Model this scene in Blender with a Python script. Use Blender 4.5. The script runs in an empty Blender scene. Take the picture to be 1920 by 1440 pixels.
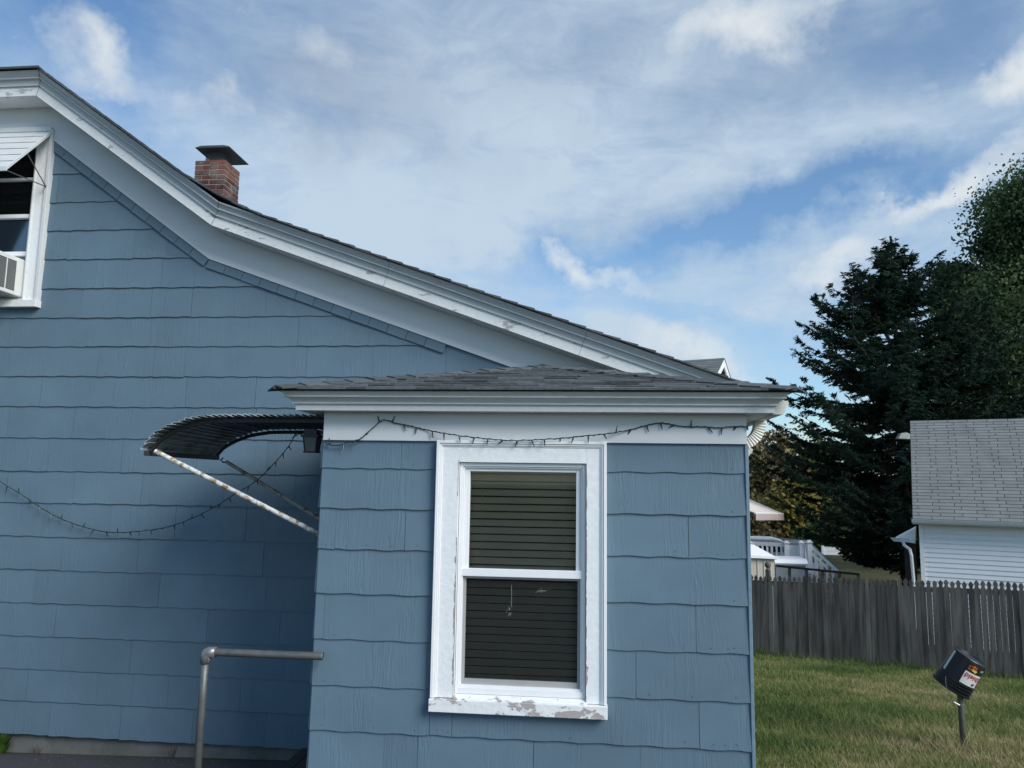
import bpy, math, random
import numpy as np
from math import sin, cos, radians, pi, sqrt, atan2, hypot, tan
from mathutils import Vector, Matrix

SC = bpy.context.scene
COL = SC.collection
R = random.Random(7)
NR = np.random.default_rng(11)

# ------------------------------------------------------------------ camera
FPX = 1440.0
YAW, PITCH, ROLL = radians(5.946), radians(7.277), radians(0.882)
_f = Vector((-sin(YAW) * cos(PITCH), cos(YAW) * cos(PITCH), sin(PITCH)))
_r = Vector((cos(YAW), sin(YAW), 0)); _u = _r.cross(_f)
CR = _r * cos(ROLL) + _u * sin(ROLL); CU = -_r * sin(ROLL) + _u * cos(ROLL); CF = _f
cam_d = bpy.data.cameras.new('camera'); cam = bpy.data.objects.new('camera', cam_d); COL.objects.link(cam)
cam.matrix_world = Matrix(((CR.x, CU.x, -CF.x, 0), (CR.y, CU.y, -CF.y, 0), (CR.z, CU.z, -CF.z, 0), (0, 0, 0, 1)))
cam_d.sensor_width = 36; cam_d.lens = 36 * FPX / 1920; cam_d.clip_start = 0.05; cam_d.clip_end = 3000
SC.camera = cam

# ------------------------------------------------------------------ light
SUN_AZ, SUN_EL = radians(128), radians(35)      # azimuth from +Y towards +X
sd = bpy.data.lights.new('sun', 'SUN'); sun = bpy.data.objects.new('sun', sd); COL.objects.link(sun)
sd.energy = 3.0; sd.angle = radians(30); sd.color = (1.0, 0.965, 0.92)
tosun = Vector((sin(SUN_AZ) * cos(SUN_EL), cos(SUN_AZ) * cos(SUN_EL), sin(SUN_EL)))
sun.rotation_euler = tosun.to_track_quat('Z', 'Y').to_euler()
SC.view_settings.view_transform = 'Standard'; SC.view_settings.look = 'None'
SC.view_settings.exposure = 0.24; SC.view_settings.gamma = 1.0

# helper: a pixel of the 1920x1440 photograph to a point on a plane
def P(px, py, Y=None, X=None, Z=None):
    d = CR * ((px - 960) / FPX) + CU * ((720 - py) / FPX) + CF
    t = Y / d.y if Y is not None else (X / d.x if X is not None else Z / d.z)
    return d * t
def DIR(px, py): return (CR * ((px - 960) / FPX) + CU * ((720 - py) / FPX) + CF).normalized()
def proj(p):
    d = p.dot(CF); return 960 + FPX * p.dot(CR) / d, 720 - FPX * p.dot(CU) / d
def zfor(x, y, py):
    lo, hi = -30, 60
    for _ in range(50):
        m = (lo + hi) / 2
        if proj(Vector((x, y, m)))[1] > py: lo = m
        else: hi = m
    return lo

# ------------------------------------------------------------------ world
def make_world():
    w = bpy.data.worlds.new('World'); SC.world = w; w.use_nodes = True
    nt = w.node_tree; nt.nodes.clear(); N = nt.nodes.new; L = nt.links.new
    out = N('ShaderNodeOutputWorld'); bg = N('ShaderNodeBackground'); L(bg.outputs[0], out.inputs[0])
    sky = N('ShaderNodeTexSky'); sky.sky_type = 'NISHITA'; sky.sun_disc = False
    sky.sun_elevation = SUN_EL; sky.sun_rotation = SUN_AZ; sky.air_density = 1.0; sky.dust_density = 0.6; sky.ozone_density = 2.0
    tc = N('ShaderNodeTexCoord')
    def math_(op, a, b=None, c=None, clamp=False):
        n = N('ShaderNodeMath'); n.operation = op; n.use_clamp = clamp
        for i, v in enumerate((a, b, c)):
            if v is None: continue
            if isinstance(v, (int, float)): n.inputs[i].default_value = v
            else: L(v, n.inputs[i])
        return n.outputs[0]
    sx = N('ShaderNodeSeparateXYZ'); L(tc.outputs['Generated'], sx.inputs[0])
    az = math_('ARCTAN2', sx.outputs[0], sx.outputs[1]); el = math_('ARCSINE', sx.outputs[2])
    # warp
    ns = N('ShaderNodeTexNoise'); ns.inputs['Scale'].default_value = 3.2; ns.inputs['Detail'].default_value = 7; ns.inputs['Roughness'].default_value = .62
    L(tc.outputs['Generated'], ns.inputs['Vector'])
    sep = N('ShaderNodeSeparateColor'); L(ns.outputs['Color'], sep.inputs[0])
    u = math_('ADD', az, math_('MULTIPLY', math_('SUBTRACT', sep.outputs[0], .5), .34))
    v = math_('ADD', el, math_('MULTIPLY', math_('SUBTRACT', sep.outputs[1], .5), .26))
    def blobs(items):
        tot = None
        for (px, py, rx, ry, rot, amp) in items:
            d = DIR(px, py); a0 = atan2(d.x, d.y); e0 = math.asin(d.z)
            k = 1 / FPX; cr, sr = cos(radians(rot)), sin(radians(rot))
            du = math_('SUBTRACT', u, a0); dv = math_('SUBTRACT', v, e0)
            du = math_('MULTIPLY', du, cos(e0))
            p = math_('MULTIPLY', math_('ADD', math_('MULTIPLY', du, cr), math_('MULTIPLY', dv, sr)), 1 / (rx * k))
            q = math_('MULTIPLY', math_('SUBTRACT', math_('MULTIPLY', dv, cr), math_('MULTIPLY', du, sr)), 1 / (ry * k))
            s = math_('ADD', math_('MULTIPLY', p, p), math_('MULTIPLY', q, q))
            g = math_('MULTIPLY', math_('EXPONENT', math_('MULTIPLY', s, -1)), amp)
            tot = g if tot is None else math_('ADD', tot, g)
        return tot
    # thin veil: base cover everywhere with openings (negative) and thicker parts (positive); rot>0 rises to the right
    veil = blobs([(20, 40, 190, 150, 0, -.55), (290, 240, 120, 45, -35, -.35), (560, 30, 220, 60, 10, -.15), (180, 20, 160, 60, 0, -.4),
                  (1330, 455, 430, 42, 13, -.8), (960, 505, 170, 30, 8, -.5), (1480, 690, 150, 95, 10, -.8), (1230, 600, 180, 26, 0, -.45), (1640, 390, 180, 50, 10, -.45),
                  (1480, 240, 330, 60, 14, -.5), (1700, 60, 260, 60, 10, -.38), (1650, 560, 120, 40, 10, -.25), (1120, 60, 220, 60, -20, -.12),
                  (850, 200, 420, 170, 10, .3), (760, 400, 260, 110, -20, .35), (1300, 300, 420, 70, 8, .32), (1500, 560, 200, 60, 8, .3), (1250, 650, 200, 30, -5, .4)])
    n2 = N('ShaderNodeTexNoise'); n2.inputs['Scale'].default_value = 2.6; n2.inputs['Detail'].default_value = 9; n2.inputs['Roughness'].default_value = .6; n2.inputs['Distortion'].default_value = .6
    mp = N('ShaderNodeMapping'); mp.inputs['Scale'].default_value = (1, 1, 3.2); mp.inputs['Rotation'].default_value = (0, radians(14), 0); L(tc.outputs['Generated'], mp.inputs[0]); L(mp.outputs[0], n2.inputs['Vector'])
    cover = math_('ADD', math_('ADD', math_('MULTIPLY', math_('SUBTRACT', n2.outputs[0], .5), 1.3), .72), veil, clamp=True)
    # the sky behind the camera is mostly clear and bluer
    bk_ = N('ShaderNodeMapRange'); bk_.interpolation_type = 'SMOOTHSTEP'; L(sx.outputs[1], bk_.inputs[0]); bk_.inputs[1].default_value = -.35; bk_.inputs[2].default_value = .25; bk_.inputs[3].default_value = .1; bk_.inputs[4].default_value = 1
    cover = math_('MULTIPLY', cover, bk_.outputs[0])
    n5 = N('ShaderNodeTexNoise'); n5.inputs['Scale'].default_value = 7; n5.inputs['Detail'].default_value = 10; n5.inputs['Roughness'].default_value = .66; n5.inputs['Distortion'].default_value = .9
    mp5 = N('ShaderNodeMapping'); mp5.inputs['Scale'].default_value = (1, 1, 2.6); mp5.inputs['Rotation'].default_value = (0, radians(22), 0); L(tc.outputs['Generated'], mp5.inputs[0]); L(mp5.outputs[0], n5.inputs['Vector'])
    cover = math_('MULTIPLY', cover, math_('ADD', math_('MULTIPLY', n5.outputs[0], 1.7), .17), clamp=True)
    # puffs
    puff = blobs([(215, 120, 95, 42, -30, .75), (70, 95, 70, 25, -25, .4), (370, 165, 85, 55, -30, .5), (1330, 110, 75, 50, 25, .6), (1450, 50, 130, 50, 10, .62), (1890, 125, 85, 42, 5, .95),
                  (1860, 310, 105, 34, 25, .8), (1760, 400, 110, 24, 15, .85), (1030, 500, 70, 26, -25, .8), (1620, 500, 130, 28, 12, .7), (1120, 545, 150, 26, -8, .5), (640, 120, 160, 70, -20, .35), (1490, 760, 50, 60, 0, .8), (1330, 655, 130, 22, -8, .6)])
    n3 = N('ShaderNodeTexNoise'); n3.inputs['Scale'].default_value = 9; n3.inputs['Detail'].default_value = 9; n3.inputs['Roughness'].default_value = .58
    L(tc.outputs['Generated'], n3.inputs['Vector'])
    pf = math_('MULTIPLY', math_('SUBTRACT', math_('ADD', puff, math_('MULTIPLY', math_('SUBTRACT', n3.outputs[0], .5), 1.9)), .34), 1.5, clamp=True)
    # grey undersides
    grey = blobs([(640, 190, 230, 70, -12, .9), (720, 110, 130, 50, -10, .6), (1250, 90, 200, 90, 0, .5), (850, 60, 300, 60, 0, .35), (1500, 180, 250, 60, 10, .55), (1150, 440, 300, 40, 10, .3), (440, 100, 160, 60, -20, .4)])
    gf = math_('MULTIPLY', math_('ADD', grey, math_('MULTIPLY', math_('SUBTRACT', n3.outputs[0], .5), .9)), .8, clamp=True)
    def mix(f, a, b):
        m = N('ShaderNodeMix'); m.data_type = 'RGBA'
        if isinstance(f, float): m.inputs[0].default_value = f
        else: L(f, m.inputs[0])
        for i, c in ((6, a), (7, b)):
            if isinstance(c, tuple): m.inputs[i].default_value = c + (1,)
            else: L(c, m.inputs[i])
        return m.outputs[2]
    S = 0.12
    sc = N('ShaderNodeVectorMath'); sc.operation = 'MULTIPLY'; L(sky.outputs[0], sc.inputs[0]); sc.inputs[1].default_value = (.88, 1.05, 1.13)
    k = 1 / S
    vc = mix(gf, (.47 * k, .575 * k, .68 * k), (.28 * k, .36 * k, .475 * k))
    c1 = mix(math_('MULTIPLY', cover, .93), sc.outputs[0], vc)
    c2 = mix(math_('MULTIPLY', math_('MULTIPLY', pf, .85), bk_.outputs[0]), c1, (.66 * k, .70 * k, .72 * k))
    L(c2, bg.inputs[0]); bg.inputs[1].default_value = S
make_world()

# ------------------------------------------------------------------ object helpers
class MB:
    def __init__(s): s.v = []; s.f = []; s.a = []; s.cur = 0.5
    def vert(s, *ps):
        i = len(s.v); s.v += [tuple(p) for p in ps]; return i
    def face(s, *idx): s.f.append(tuple(idx)); s.a.append(s.cur)
    def quad(s, a, b, c, d): i = s.vert(a, b, c, d); s.face(i, i + 1, i + 2, i + 3)
    def poly(s, pts): i = s.vert(*pts); s.face(*range(i, i + len(pts)))
    def box(s, x0, x1, y0, y1, z0, z1, M=None):
        c = [Vector((x, y, z)) for z in (z0, z1) for y in (y0, y1) for x in (x0, x1)]
        if M is not None: c = [M @ p for p in c]
        s.hexa(c)
    def hexa(s, c):
        i = s.vert(*c)
        for q in ((0, 2, 3, 1), (4, 5, 7, 6), (0, 1, 5, 4), (2, 6, 7, 3), (0, 4, 6, 2), (1, 3, 7, 5)): s.face(*[i + k for k in q])
    def prism(s, pts, off):          # closed polygon pts, extruded by vector off
        n = len(pts); off = Vector(off)
        i = s.vert(*[Vector(p) for p in pts], *[Vector(p) + off for p in pts])
        s.face(*range(i + n - 1, i - 1, -1)); s.face(*range(i + n, i + 2 * n))
        for k in range(n): s.face(i + k, i + (k + 1) % n, i + n + (k + 1) % n, i + n + k)
    def tube(s, path, r, seg=8, caps=True):
        path = [Vector(p) for p in path]; n = len(path)
        rr = r if isinstance(r, (list, tuple)) else [r] * n
        base = len(s.v); up = None
        for k, p in enumerate(path):
            t = (path[min(k + 1, n - 1)] - path[max(k - 1, 0)]).normalized()
            if up is None: up = t.orthogonal().normalized()
            else: up = (up - t * up.dot(t)); up = up.normalized() if up.length > 1e-6 else t.orthogonal().normalized()
            b = t.cross(up)
            for j in range(seg):
                a = 2 * pi * j / seg; s.v.append(tuple(p + (up * cos(a) + b * sin(a)) * rr[k]))
        for k in range(n - 1):
            for j in range(seg):
                s.face(base + k * seg + j, base + k * seg + (j + 1) % seg, base + (k + 1) * seg + (j + 1) % seg, base + (k + 1) * seg + j)
        if caps:
            s.face(*range(base + seg - 1, base - 1, -1)); s.face(*range(base + (n - 1) * seg, base + n * seg))
    def lathe(s, prof, seg=16, M=None):
        base = len(s.v)
        for (r, z) in prof:
            for j in range(seg):
                p = Vector((r * cos(2 * pi * j / seg), r * sin(2 * pi * j / seg), z))
                s.v.append(tuple(M @ p if M is not None else p))
        for k in range(len(prof) - 1):
            for j in range(seg):
                s.face(base + k * seg + j, base + k * seg + (j + 1) % seg, base + (k + 1) * seg + (j + 1) % seg, base + (k + 1) * seg + j)
    def build(s, name, mat, parent=None, smooth=False, bevel=0, loc=None):
        me = bpy.data.meshes.new(name); me.from_pydata(s.v, [], s.f); me.update()
        if mat: me.materials.append(mat)
        at = me.attributes.new('rnd', 'FLOAT', 'FACE'); at.data.foreach_set('value', s.a)
        if smooth: me.polygons.foreach_set('use_smooth', [True] * len(s.f))
        o = bpy.data.objects.new(name, me); COL.objects.link(o)
        if parent: o.parent = parent
        if bevel:
            b = o.modifiers.new('bevel', 'BEVEL'); b.width = bevel; b.segments = 2; b.limit_method = 'ANGLE'; b.angle_limit = radians(40)
        return o
def tag(o, label=None, cat=None, group=None, kind=None):
    if label: o['label'] = label
    if cat: o['category'] = cat
    if group: o['group'] = group
    if kind: o['kind'] = kind
    return o
def empty(name, loc, label, cat, group=None):
    o = bpy.data.objects.new(name, None); COL.objects.link(o); o.location = loc; o.empty_display_size = .2
    return tag(o, label, cat, group)
class Thing:                          # an Empty at a thing's base; parts built in world coordinates are moved under it
    def __init__(s, name, loc, label, cat, group=None): s.loc = Vector(loc); s.e = empty(name, loc, label, cat, group)
    def add(s, mb, name, mat, **k):
        par = k.pop('under', None)
        mb.v = [(x - s.loc.x, y - s.loc.y, z - s.loc.z) for (x, y, z) in mb.v]
        return mb.build(name, mat, par or s.e, **k)

# ------------------------------------------------------------------ materials
def newmat(name):
    m = bpy.data.materials.new(name); m.use_nodes = True
    nt = m.node_tree; b = nt.nodes['Principled BSDF']; return m, nt, b
def setin(b, k, v):
    if k in b.inputs: b.inputs[k].default_value = v
def mat(name, col, rough=.6, metal=0, var=.06, vscale=6, bump=0, bscale=60, spec=.5, stretch=(1, 1, 1), rnd=0, tint=None, tscale=2, tlo=.5, thi=.65):
    m, nt, b = newmat(name); N = nt.nodes.new; L = nt.links.new
    setin(b, 'Roughness', rough); setin(b, 'Metallic', metal); setin(b, 'Specular IOR Level', spec)
    tc = N('ShaderNodeTexCoord'); mp = N('ShaderNodeMapping'); mp.inputs['Scale'].default_value = stretch; L(tc.outputs['Object'], mp.inputs[0])
    n = N('ShaderNodeTexNoise'); n.inputs['Scale'].default_value = vscale; n.inputs['Detail'].default_value = 6; n.inputs['Roughness'].default_value = .6; L(mp.outputs[0], n.inputs[0])
    mr = N('ShaderNodeMapRange'); L(n.outputs[0], mr.inputs[0]); mr.inputs[1].default_value = .3; mr.inputs[2].default_value = .7; mr.inputs[3].default_value = 1 - var; mr.inputs[4].default_value = 1 + var
    val = mr.outputs[0]
    if rnd:
        at = N('ShaderNodeAttribute'); at.attribute_name = 'rnd'
        m2 = N('ShaderNodeMapRange'); L(at.outputs['Fac'], m2.inputs[0]); m2.inputs[3].default_value = 1 - rnd; m2.inputs[4].default_value = 1 + rnd
        mm = N('ShaderNodeMath'); mm.operation = 'MULTIPLY'; L(val, mm.inputs[0]); L(m2.outputs[0], mm.inputs[1]); val = mm.outputs[0]
    hs = N('ShaderNodeHueSaturation'); hs.inputs['Color'].default_value = (*col, 1); L(val, hs.inputs['Value'])
    outc = hs.outputs[0]
    if tint:
        n4 = N('ShaderNodeTexNoise'); n4.inputs['Scale'].default_value = tscale; n4.inputs['Detail'].default_value = 8; n4.inputs['Roughness'].default_value = .65; L(mp.outputs[0], n4.inputs[0])
        m4 = N('ShaderNodeMapRange'); L(n4.outputs[0], m4.inputs[0]); m4.inputs[1].default_value = tlo; m4.inputs[2].default_value = thi
        mx = N('ShaderNodeMix'); mx.data_type = 'RGBA'; L(m4.outputs[0], mx.inputs[0]); L(outc, mx.inputs[6]); mx.inputs[7].default_value = (*tint, 1); outc = mx.outputs[2]
    L(outc, b.inputs['Base Color'])
    if bump:
        n3 = N('ShaderNodeTexNoise'); n3.inputs['Scale'].default_value = bscale; n3.inputs['Detail'].default_value = 4; L(mp.outputs[0], n3.inputs[0])
        bp = N('ShaderNodeBump'); bp.inputs['Strength'].default_value = bump; bp.inputs['Distance'].default_value = .004; L(n3.outputs[0], bp.inputs['Height']); L(bp.outputs[0], b.inputs['Normal'])
    return m

def mat_siding():
    m, nt, b = newmat('blue_shingle_paint'); N = nt.nodes.new; L = nt.links.new
    setin(b, 'Roughness', .62); setin(b, 'Specular IOR Level', .3)
    tc = N('ShaderNodeTexCoord'); at = N('ShaderNodeAttribute'); at.attribute_name = 'rnd'
    off = N('ShaderNodeVectorMath'); off.operation = 'SCALE'; cmb = N('ShaderNodeCombineXYZ'); L(at.outputs['Fac'], cmb.inputs[0]); L(at.outputs['Fac'], cmb.inputs[2]); L(cmb.outputs[0], off.inputs[0]); off.inputs['Scale'].default_value = 37
    ad = N('ShaderNodeVectorMath'); ad.operation = 'ADD'; L(tc.outputs['Object'], ad.inputs[0]); L(off.outputs[0], ad.inputs[1])
    # low frequency warp so the grain wanders
    wn = N('ShaderNodeTexNoise'); wn.inputs['Scale'].default_value = 5; wn.inputs['Detail'].default_value = 2; L(ad.outputs[0], wn.inputs[0])
    ws = N('ShaderNodeVectorMath'); ws.operation = 'MULTIPLY_ADD'; L(wn.outputs['Color'], ws.inputs[0]); ws.inputs[1].default_value = (.05, .05, 0); L(ad.outputs[0], ws.inputs[2])
    mp = N('ShaderNodeMapping'); mp.inputs['Scale'].default_value = (1, 1, .035); L(ws.outputs[0], mp.inputs[0])
    g = N('ShaderNodeTexNoise'); g.inputs['Scale'].default_value = 85; g.inputs['Detail'].default_value = 2; g.inputs['Roughness'].default_value = .5; L(mp.outputs[0], g.inputs[0])
    mp2 = N('ShaderNodeMapping'); mp2.inputs['Scale'].default_value = (1, 1, .25); L(ad.outputs[0], mp2.inputs[0])
    k = N('ShaderNodeTexNoise'); k.inputs['Scale'].default_value = 7; k.inputs['Detail'].default_value = 1; L(mp2.outputs[0], k.inputs[0])
    km = N('ShaderNodeMapRange'); L(k.outputs[0], km.inputs[0]); km.inputs[1].default_value = .42; km.inputs[2].default_value = .66
    gs = N('ShaderNodeMapRange'); gs.interpolation_type = 'SMOOTHSTEP'; L(g.outputs[0], gs.inputs[0]); gs.inputs[1].default_value = .38; gs.inputs[2].default_value = .62
    mu = N('ShaderNodeMath'); mu.operation = 'MULTIPLY'; L(gs.outputs[0], mu.inputs[0]); L(km.outputs[0], mu.inputs[1])
    fine = N('ShaderNodeTexNoise'); fine.inputs['Scale'].default_value = 160; fine.inputs['Detail'].default_value = 3; L(tc.outputs['Object'], fine.inputs[0])
    fa = N('ShaderNodeMath'); fa.operation = 'MULTIPLY_ADD'; L(fine.outputs[0], fa.inputs[0]); fa.inputs[1].default_value = .25; L(mu.outputs[0], fa.inputs[2])
    bp = N('ShaderNodeBump'); bp.inputs['Strength'].default_value = .38; bp.inputs['Distance'].default_value = .003; L(fa.outputs[0], bp.inputs['Height']); L(bp.outputs[0], b.inputs['Normal'])
    big = N('ShaderNodeTexNoise'); big.inputs['Scale'].default_value = 1.6; big.inputs['Detail'].default_value = 6; big.inputs['Roughness'].default_value = .65; L(tc.outputs['Object'], big.inputs[0])
    mr = N('ShaderNodeMapRange'); L(big.outputs[0], mr.inputs[0]); mr.inputs[1].default_value = .3; mr.inputs[2].default_value = .7; mr.inputs[3].default_value = .90; mr.inputs[4].default_value = 1.09
    m2 = N('ShaderNodeMapRange'); L(at.outputs['Fac'], m2.inputs[0]); m2.inputs[3].default_value = .945; m2.inputs[4].default_value = 1.05
    mm = N('ShaderNodeMath'); mm.operation = 'MULTIPLY'; L(mr.outputs[0], mm.inputs[0]); L(m2.outputs[0], mm.inputs[1])
    hs = N('ShaderNodeHueSaturation'); hs.inputs['Color'].default_value = (.112, .175, .224, 1); L(mm.outputs[0], hs.inputs['Value']); L(hs.outputs[0], b.inputs['Base Color'])
    return m

def mat_peel(name, lo, hi, white=(.78, .79, .78), under=(.36, .34, .32), scale=5, stretch=(1, 1, 1)):
    m, nt, b = newmat(name); N = nt.nodes.new; L = nt.links.new
    setin(b, 'Roughness', .55)
    tc = N('ShaderNodeTexCoord'); mp = N('ShaderNodeMapping'); mp.inputs['Scale'].default_value = stretch; L(tc.outputs['Object'], mp.inputs[0])
    n = N('ShaderNodeTexNoise'); n.inputs['Scale'].default_value = scale; n.inputs['Detail'].default_value = 9; n.inputs['Roughness'].default_value = .72; L(mp.outputs[0], n.inputs[0])
    mr = N('ShaderNodeMapRange'); L(n.outputs[0], mr.inputs[0]); mr.inputs[1].default_value = lo; mr.inputs[2].default_value = hi
    n2 = N('ShaderNodeTexNoise'); n2.inputs['Scale'].default_value = 30; n2.inputs['Detail'].default_value = 5; L(tc.outputs['Object'], n2.inputs[0])
    mr2 = N('ShaderNodeMapRange'); L(n2.outputs[0], mr2.inputs[0]); mr2.inputs[1].default_value = .3; mr2.inputs[2].default_value = .7; mr2.inputs[3].default_value = .95; mr2.inputs[4].default_value = 1.03
    hs = N('ShaderNodeHueSaturation'); hs.inputs['Color'].default_value = (*white, 1); L(mr2.outputs[0], hs.inputs['Value'])
    mx = N('ShaderNodeMix'); mx.data_type = 'RGBA'; L(mr.outputs[0], mx.inputs[0]); L(hs.outputs[0], mx.inputs[6]); mx.inputs[7].default_value = (*under, 1); L(mx.outputs[2], b.inputs['Base Color'])
    ml = N('ShaderNodeMath'); ml.operation = 'MULTIPLY_ADD'; L(mr.outputs[0], ml.inputs[0]); ml.inputs[1].default_value = -1; L(n2.outputs[0], ml.inputs[2])
    bp = N('ShaderNodeBump'); bp.inputs['Strength'].default_value = .8; bp.inputs['Distance'].default_value = .003; L(ml.outputs[0], bp.inputs['Height']); L(bp.outputs[0], b.inputs['Normal'])
    return m

def mat_glass(name, tint=(.9, .93, .95)):
    m = bpy.data.materials.new(name); m.use_nodes = True; nt = m.node_tree; nt.nodes.clear(); N = nt.nodes.new; L = nt.links.new
    o = N('ShaderNodeOutputMaterial'); mx = N('ShaderNodeMixShader'); t = N('ShaderNodeBsdfTransparent'); g = N('ShaderNodeBsdfGlossy'); fr = N('ShaderNodeFresnel')
    t.inputs[0].default_value = (*tint, 1); g.inputs['Roughness'].default_value = .02; fr.inputs['IOR'].default_value = 1.5
    L(fr.outputs[0], mx.inputs[0]); L(t.outputs[0], mx.inputs[1]); L(g.outputs[0], mx.inputs[2]); L(mx.outputs[0], o.inputs[0]); return m
def mat_mesh(name, col, keep):
    m = bpy.data.materials.new(name); m.use_nodes = True; nt = m.node_tree; nt.nodes.clear(); N = nt.nodes.new; L = nt.links.new
    o = N('ShaderNodeOutputMaterial'); mx = N('ShaderNodeMixShader'); t = N('ShaderNodeBsdfTransparent'); g = N('ShaderNodeBsdfDiffuse')
    g.inputs[0].default_value = (*col, 1); mx.inputs[0].default_value = keep
    L(t.outputs[0], mx.inputs[1]); L(g.outputs[0], mx.inputs[2]); L(mx.outputs[0], o.inputs[0]); return m
def mat_leaf(name, stops, trans=.25, nscale=.6):
    m = bpy.data.materials.new(name); m.use_nodes = True; nt = m.node_tree; nt.nodes.clear(); N = nt.nodes.new; L = nt.links.new
    o = N('ShaderNodeOutputMaterial'); mx = N('ShaderNodeMixShader'); d = N('ShaderNodeBsdfDiffuse'); tr = N('ShaderNodeBsdfTranslucent')
    at = N('ShaderNodeAttribute'); at.attribute_name = 'rnd'; tc = N('ShaderNodeTexCoord'); n = N('ShaderNodeTexNoise'); n.inputs['Scale'].default_value = nscale; n.inputs['Detail'].default_value = 3; L(tc.outputs['Object'], n.inputs[0])
    ma = N('ShaderNodeMath'); ma.operation = 'MULTIPLY_ADD'; L(at.outputs['Fac'], ma.inputs[0]); ma.inputs[1].default_value = .5; 
    m3 = N('ShaderNodeMapRange'); L(n.outputs[0], m3.inputs[0]); m3.inputs[1].default_value = .35; m3.inputs[2].default_value = .65; m3.inputs[4].default_value = .5; L(m3.outputs[0], ma.inputs[2])
    cr = N('ShaderNodeValToRGB'); L(ma.outputs[0], cr.inputs[0]); e = cr.color_ramp.elements
    for i, (p, c) in enumerate(stops):
        el = e[i] if i < 2 else e.new(p)
        el.position = p; el.color = (*c, 1)
    L(cr.outputs[0], d.inputs[0]); L(cr.outputs[0], tr.inputs[0]); mx.inputs[0].default_value = trans
    L(d.outputs[0], mx.inputs[1]); L(tr.outputs[0], mx.inputs[2]); L(mx.outputs[0], o.inputs[0]); return m

M = {}
M['siding'] = mat_siding()
M['trim'] = mat_peel('weathered_white_trim', .70, .74, white=(.62, .64, .64), under=(.4, .4, .39), scale=5)
M['peel'] = mat_peel('peeling_white_paint', .60, .615, white=(.70, .72, .71), under=(.40, .40, .385), scale=7, stretch=(.6, 1, 1.6))
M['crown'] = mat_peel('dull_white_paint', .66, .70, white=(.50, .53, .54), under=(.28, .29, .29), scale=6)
M['casing'] = mat_peel('cracked_white_paint', .68, .69, white=(.78, .80, .80), under=(.42, .38, .36), scale=9, stretch=(1, 1, .6))
M['sill'] = mat_peel('flaking_sill_paint', .55, .56, white=(.78, .79, .78), under=(.40, .36, .345), scale=7, stretch=(1, 1, 2))
M['frieze'] = mat('frieze_white_paint', (.60, .63, .64), rough=.5, var=.05, bump=.25, bscale=40, stretch=(.15, 1, 1))
M['vinyl'] = mat('white_vinyl', (.80, .81, .81), rough=.35, var=.03)
M['vinylgrey'] = mat('grey_screen_frame', (.34, .34, .33), rough=.5)
M['roof'] = mat('dark_asphalt_shingle', (.078, .090, .096), rough=.95, var=.3, vscale=35, bump=.8, bscale=220, rnd=.28)
M['roofedge'] = mat('roof_edge', (.022, .022, .026), rough=.9, rnd=.3)
M['concrete'] = mat('foundation_concrete', (.135, .138, .13), rough=.9, var=.25, vscale=3, bump=.5, tint=(.10, .11, .09), tscale=4)
M['glass'] = mat_glass('window_glass')
M['screen'] = mat_mesh('insect_screen', (.02, .02, .022), .22)
M['blind'] = mat('taupe_blind', (.52, .39, .225), rough=.5, var=.08)
M['bare'] = mat('bare_grey_wood', (.34, .31, .29), rough=.9, var=.3, vscale=40)
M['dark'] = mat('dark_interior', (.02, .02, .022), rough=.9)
M['wallin'] = mat('interior_wall', (.15, .15, .15), rough=.9)
M['awn'] = mat('grimy_awning_metal', (.42, .46, .48), rough=.6, metal=.2, var=.35, vscale=12, tint=(.16, .17, .15), tscale=6)
M['awnbar'] = mat('dark_frame_metal', (.03, .032, .035), rough=.5)
M['rust'] = mat('rusty_white_tube', (.70, .71, .68), rough=.5, var=.1, vscale=30, tint=(.30, .19, .08), tscale=26, tlo=.47, thi=.60, bump=.3)
M['rust2'] = mat('dirty_tube', (.30, .30, .27), rough=.6, var=.2, vscale=30, tint=(.14, .09, .05), tscale=18, tlo=.5, thi=.6)
M['galv'] = mat('galvanised_pipe', (.13, .142, .138), rough=.5, metal=.45, var=.25, vscale=14, tint=(.16, .14, .12), tscale=9, tlo=.52, thi=.7)
M['galv2'] = mat('bright_pipe_elbow', (.24, .25, .25), rough=.4, metal=.5, var=.15, vscale=30)
M['wire'] = mat('dark_green_wire', (.012, .03, .026), rough=.5)
M['bulb'] = mat('dark_bulb', (.02, .045, .045), rough=.3)
M['whitemetal'] = mat('white_aluminium', (.60, .62, .62), rough=.4, var=.06, vscale=9)
M['gutter'] = mat('cream_gutter', (.62, .62, .57), rough=.45, var=.08)
M['acbody'] = mat('ac_casing', (.68, .69, .66), rough=.5, var=.05)
M['step'] = mat('brown_step', (.055, .042, .038), rough=.8, var=.2, bump=.4)
M['asphalt'] = mat('asphalt', (.05, .05, .055), rough=.95, var=.35, vscale=60, bump=1, bscale=140, tint=(.09, .09, .09), tscale=90, tlo=.6, thi=.7)
M['fence'] = mat('weathered_picket', (.094, .088, .078), rough=.9, var=.6, vscale=9, bump=.9, bscale=25, stretch=(1.5, 1.5, .12), rnd=.4, tint=(.16, .165, .15), tscale=2.5, tlo=.56, thi=.72)
M['gsiding'] = mat('white_clapboard', (.82, .83, .83), rough=.5, var=.03)
M['groof'] = mat('grey_shingle', (.27, .275, .275), rough=.9, var=.12, vscale=4, bump=.3, rnd=.13)
M['groofd'] = mat('dark_shingle_gap', (.09, .09, .095), rough=.9)
M['nroof'] = mat('grey_green_shingle', (.11, .125, .125), rough=.9, var=.25, vscale=3)
M['cream'] = mat('cream_siding', (.62, .60, .53), rough=.6)
M['white'] = mat('clean_white', (.88, .88, .88), rough=.45)
M['beige'] = mat('beige_shed_panel', (.50, .46, .39), rough=.6)
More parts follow.
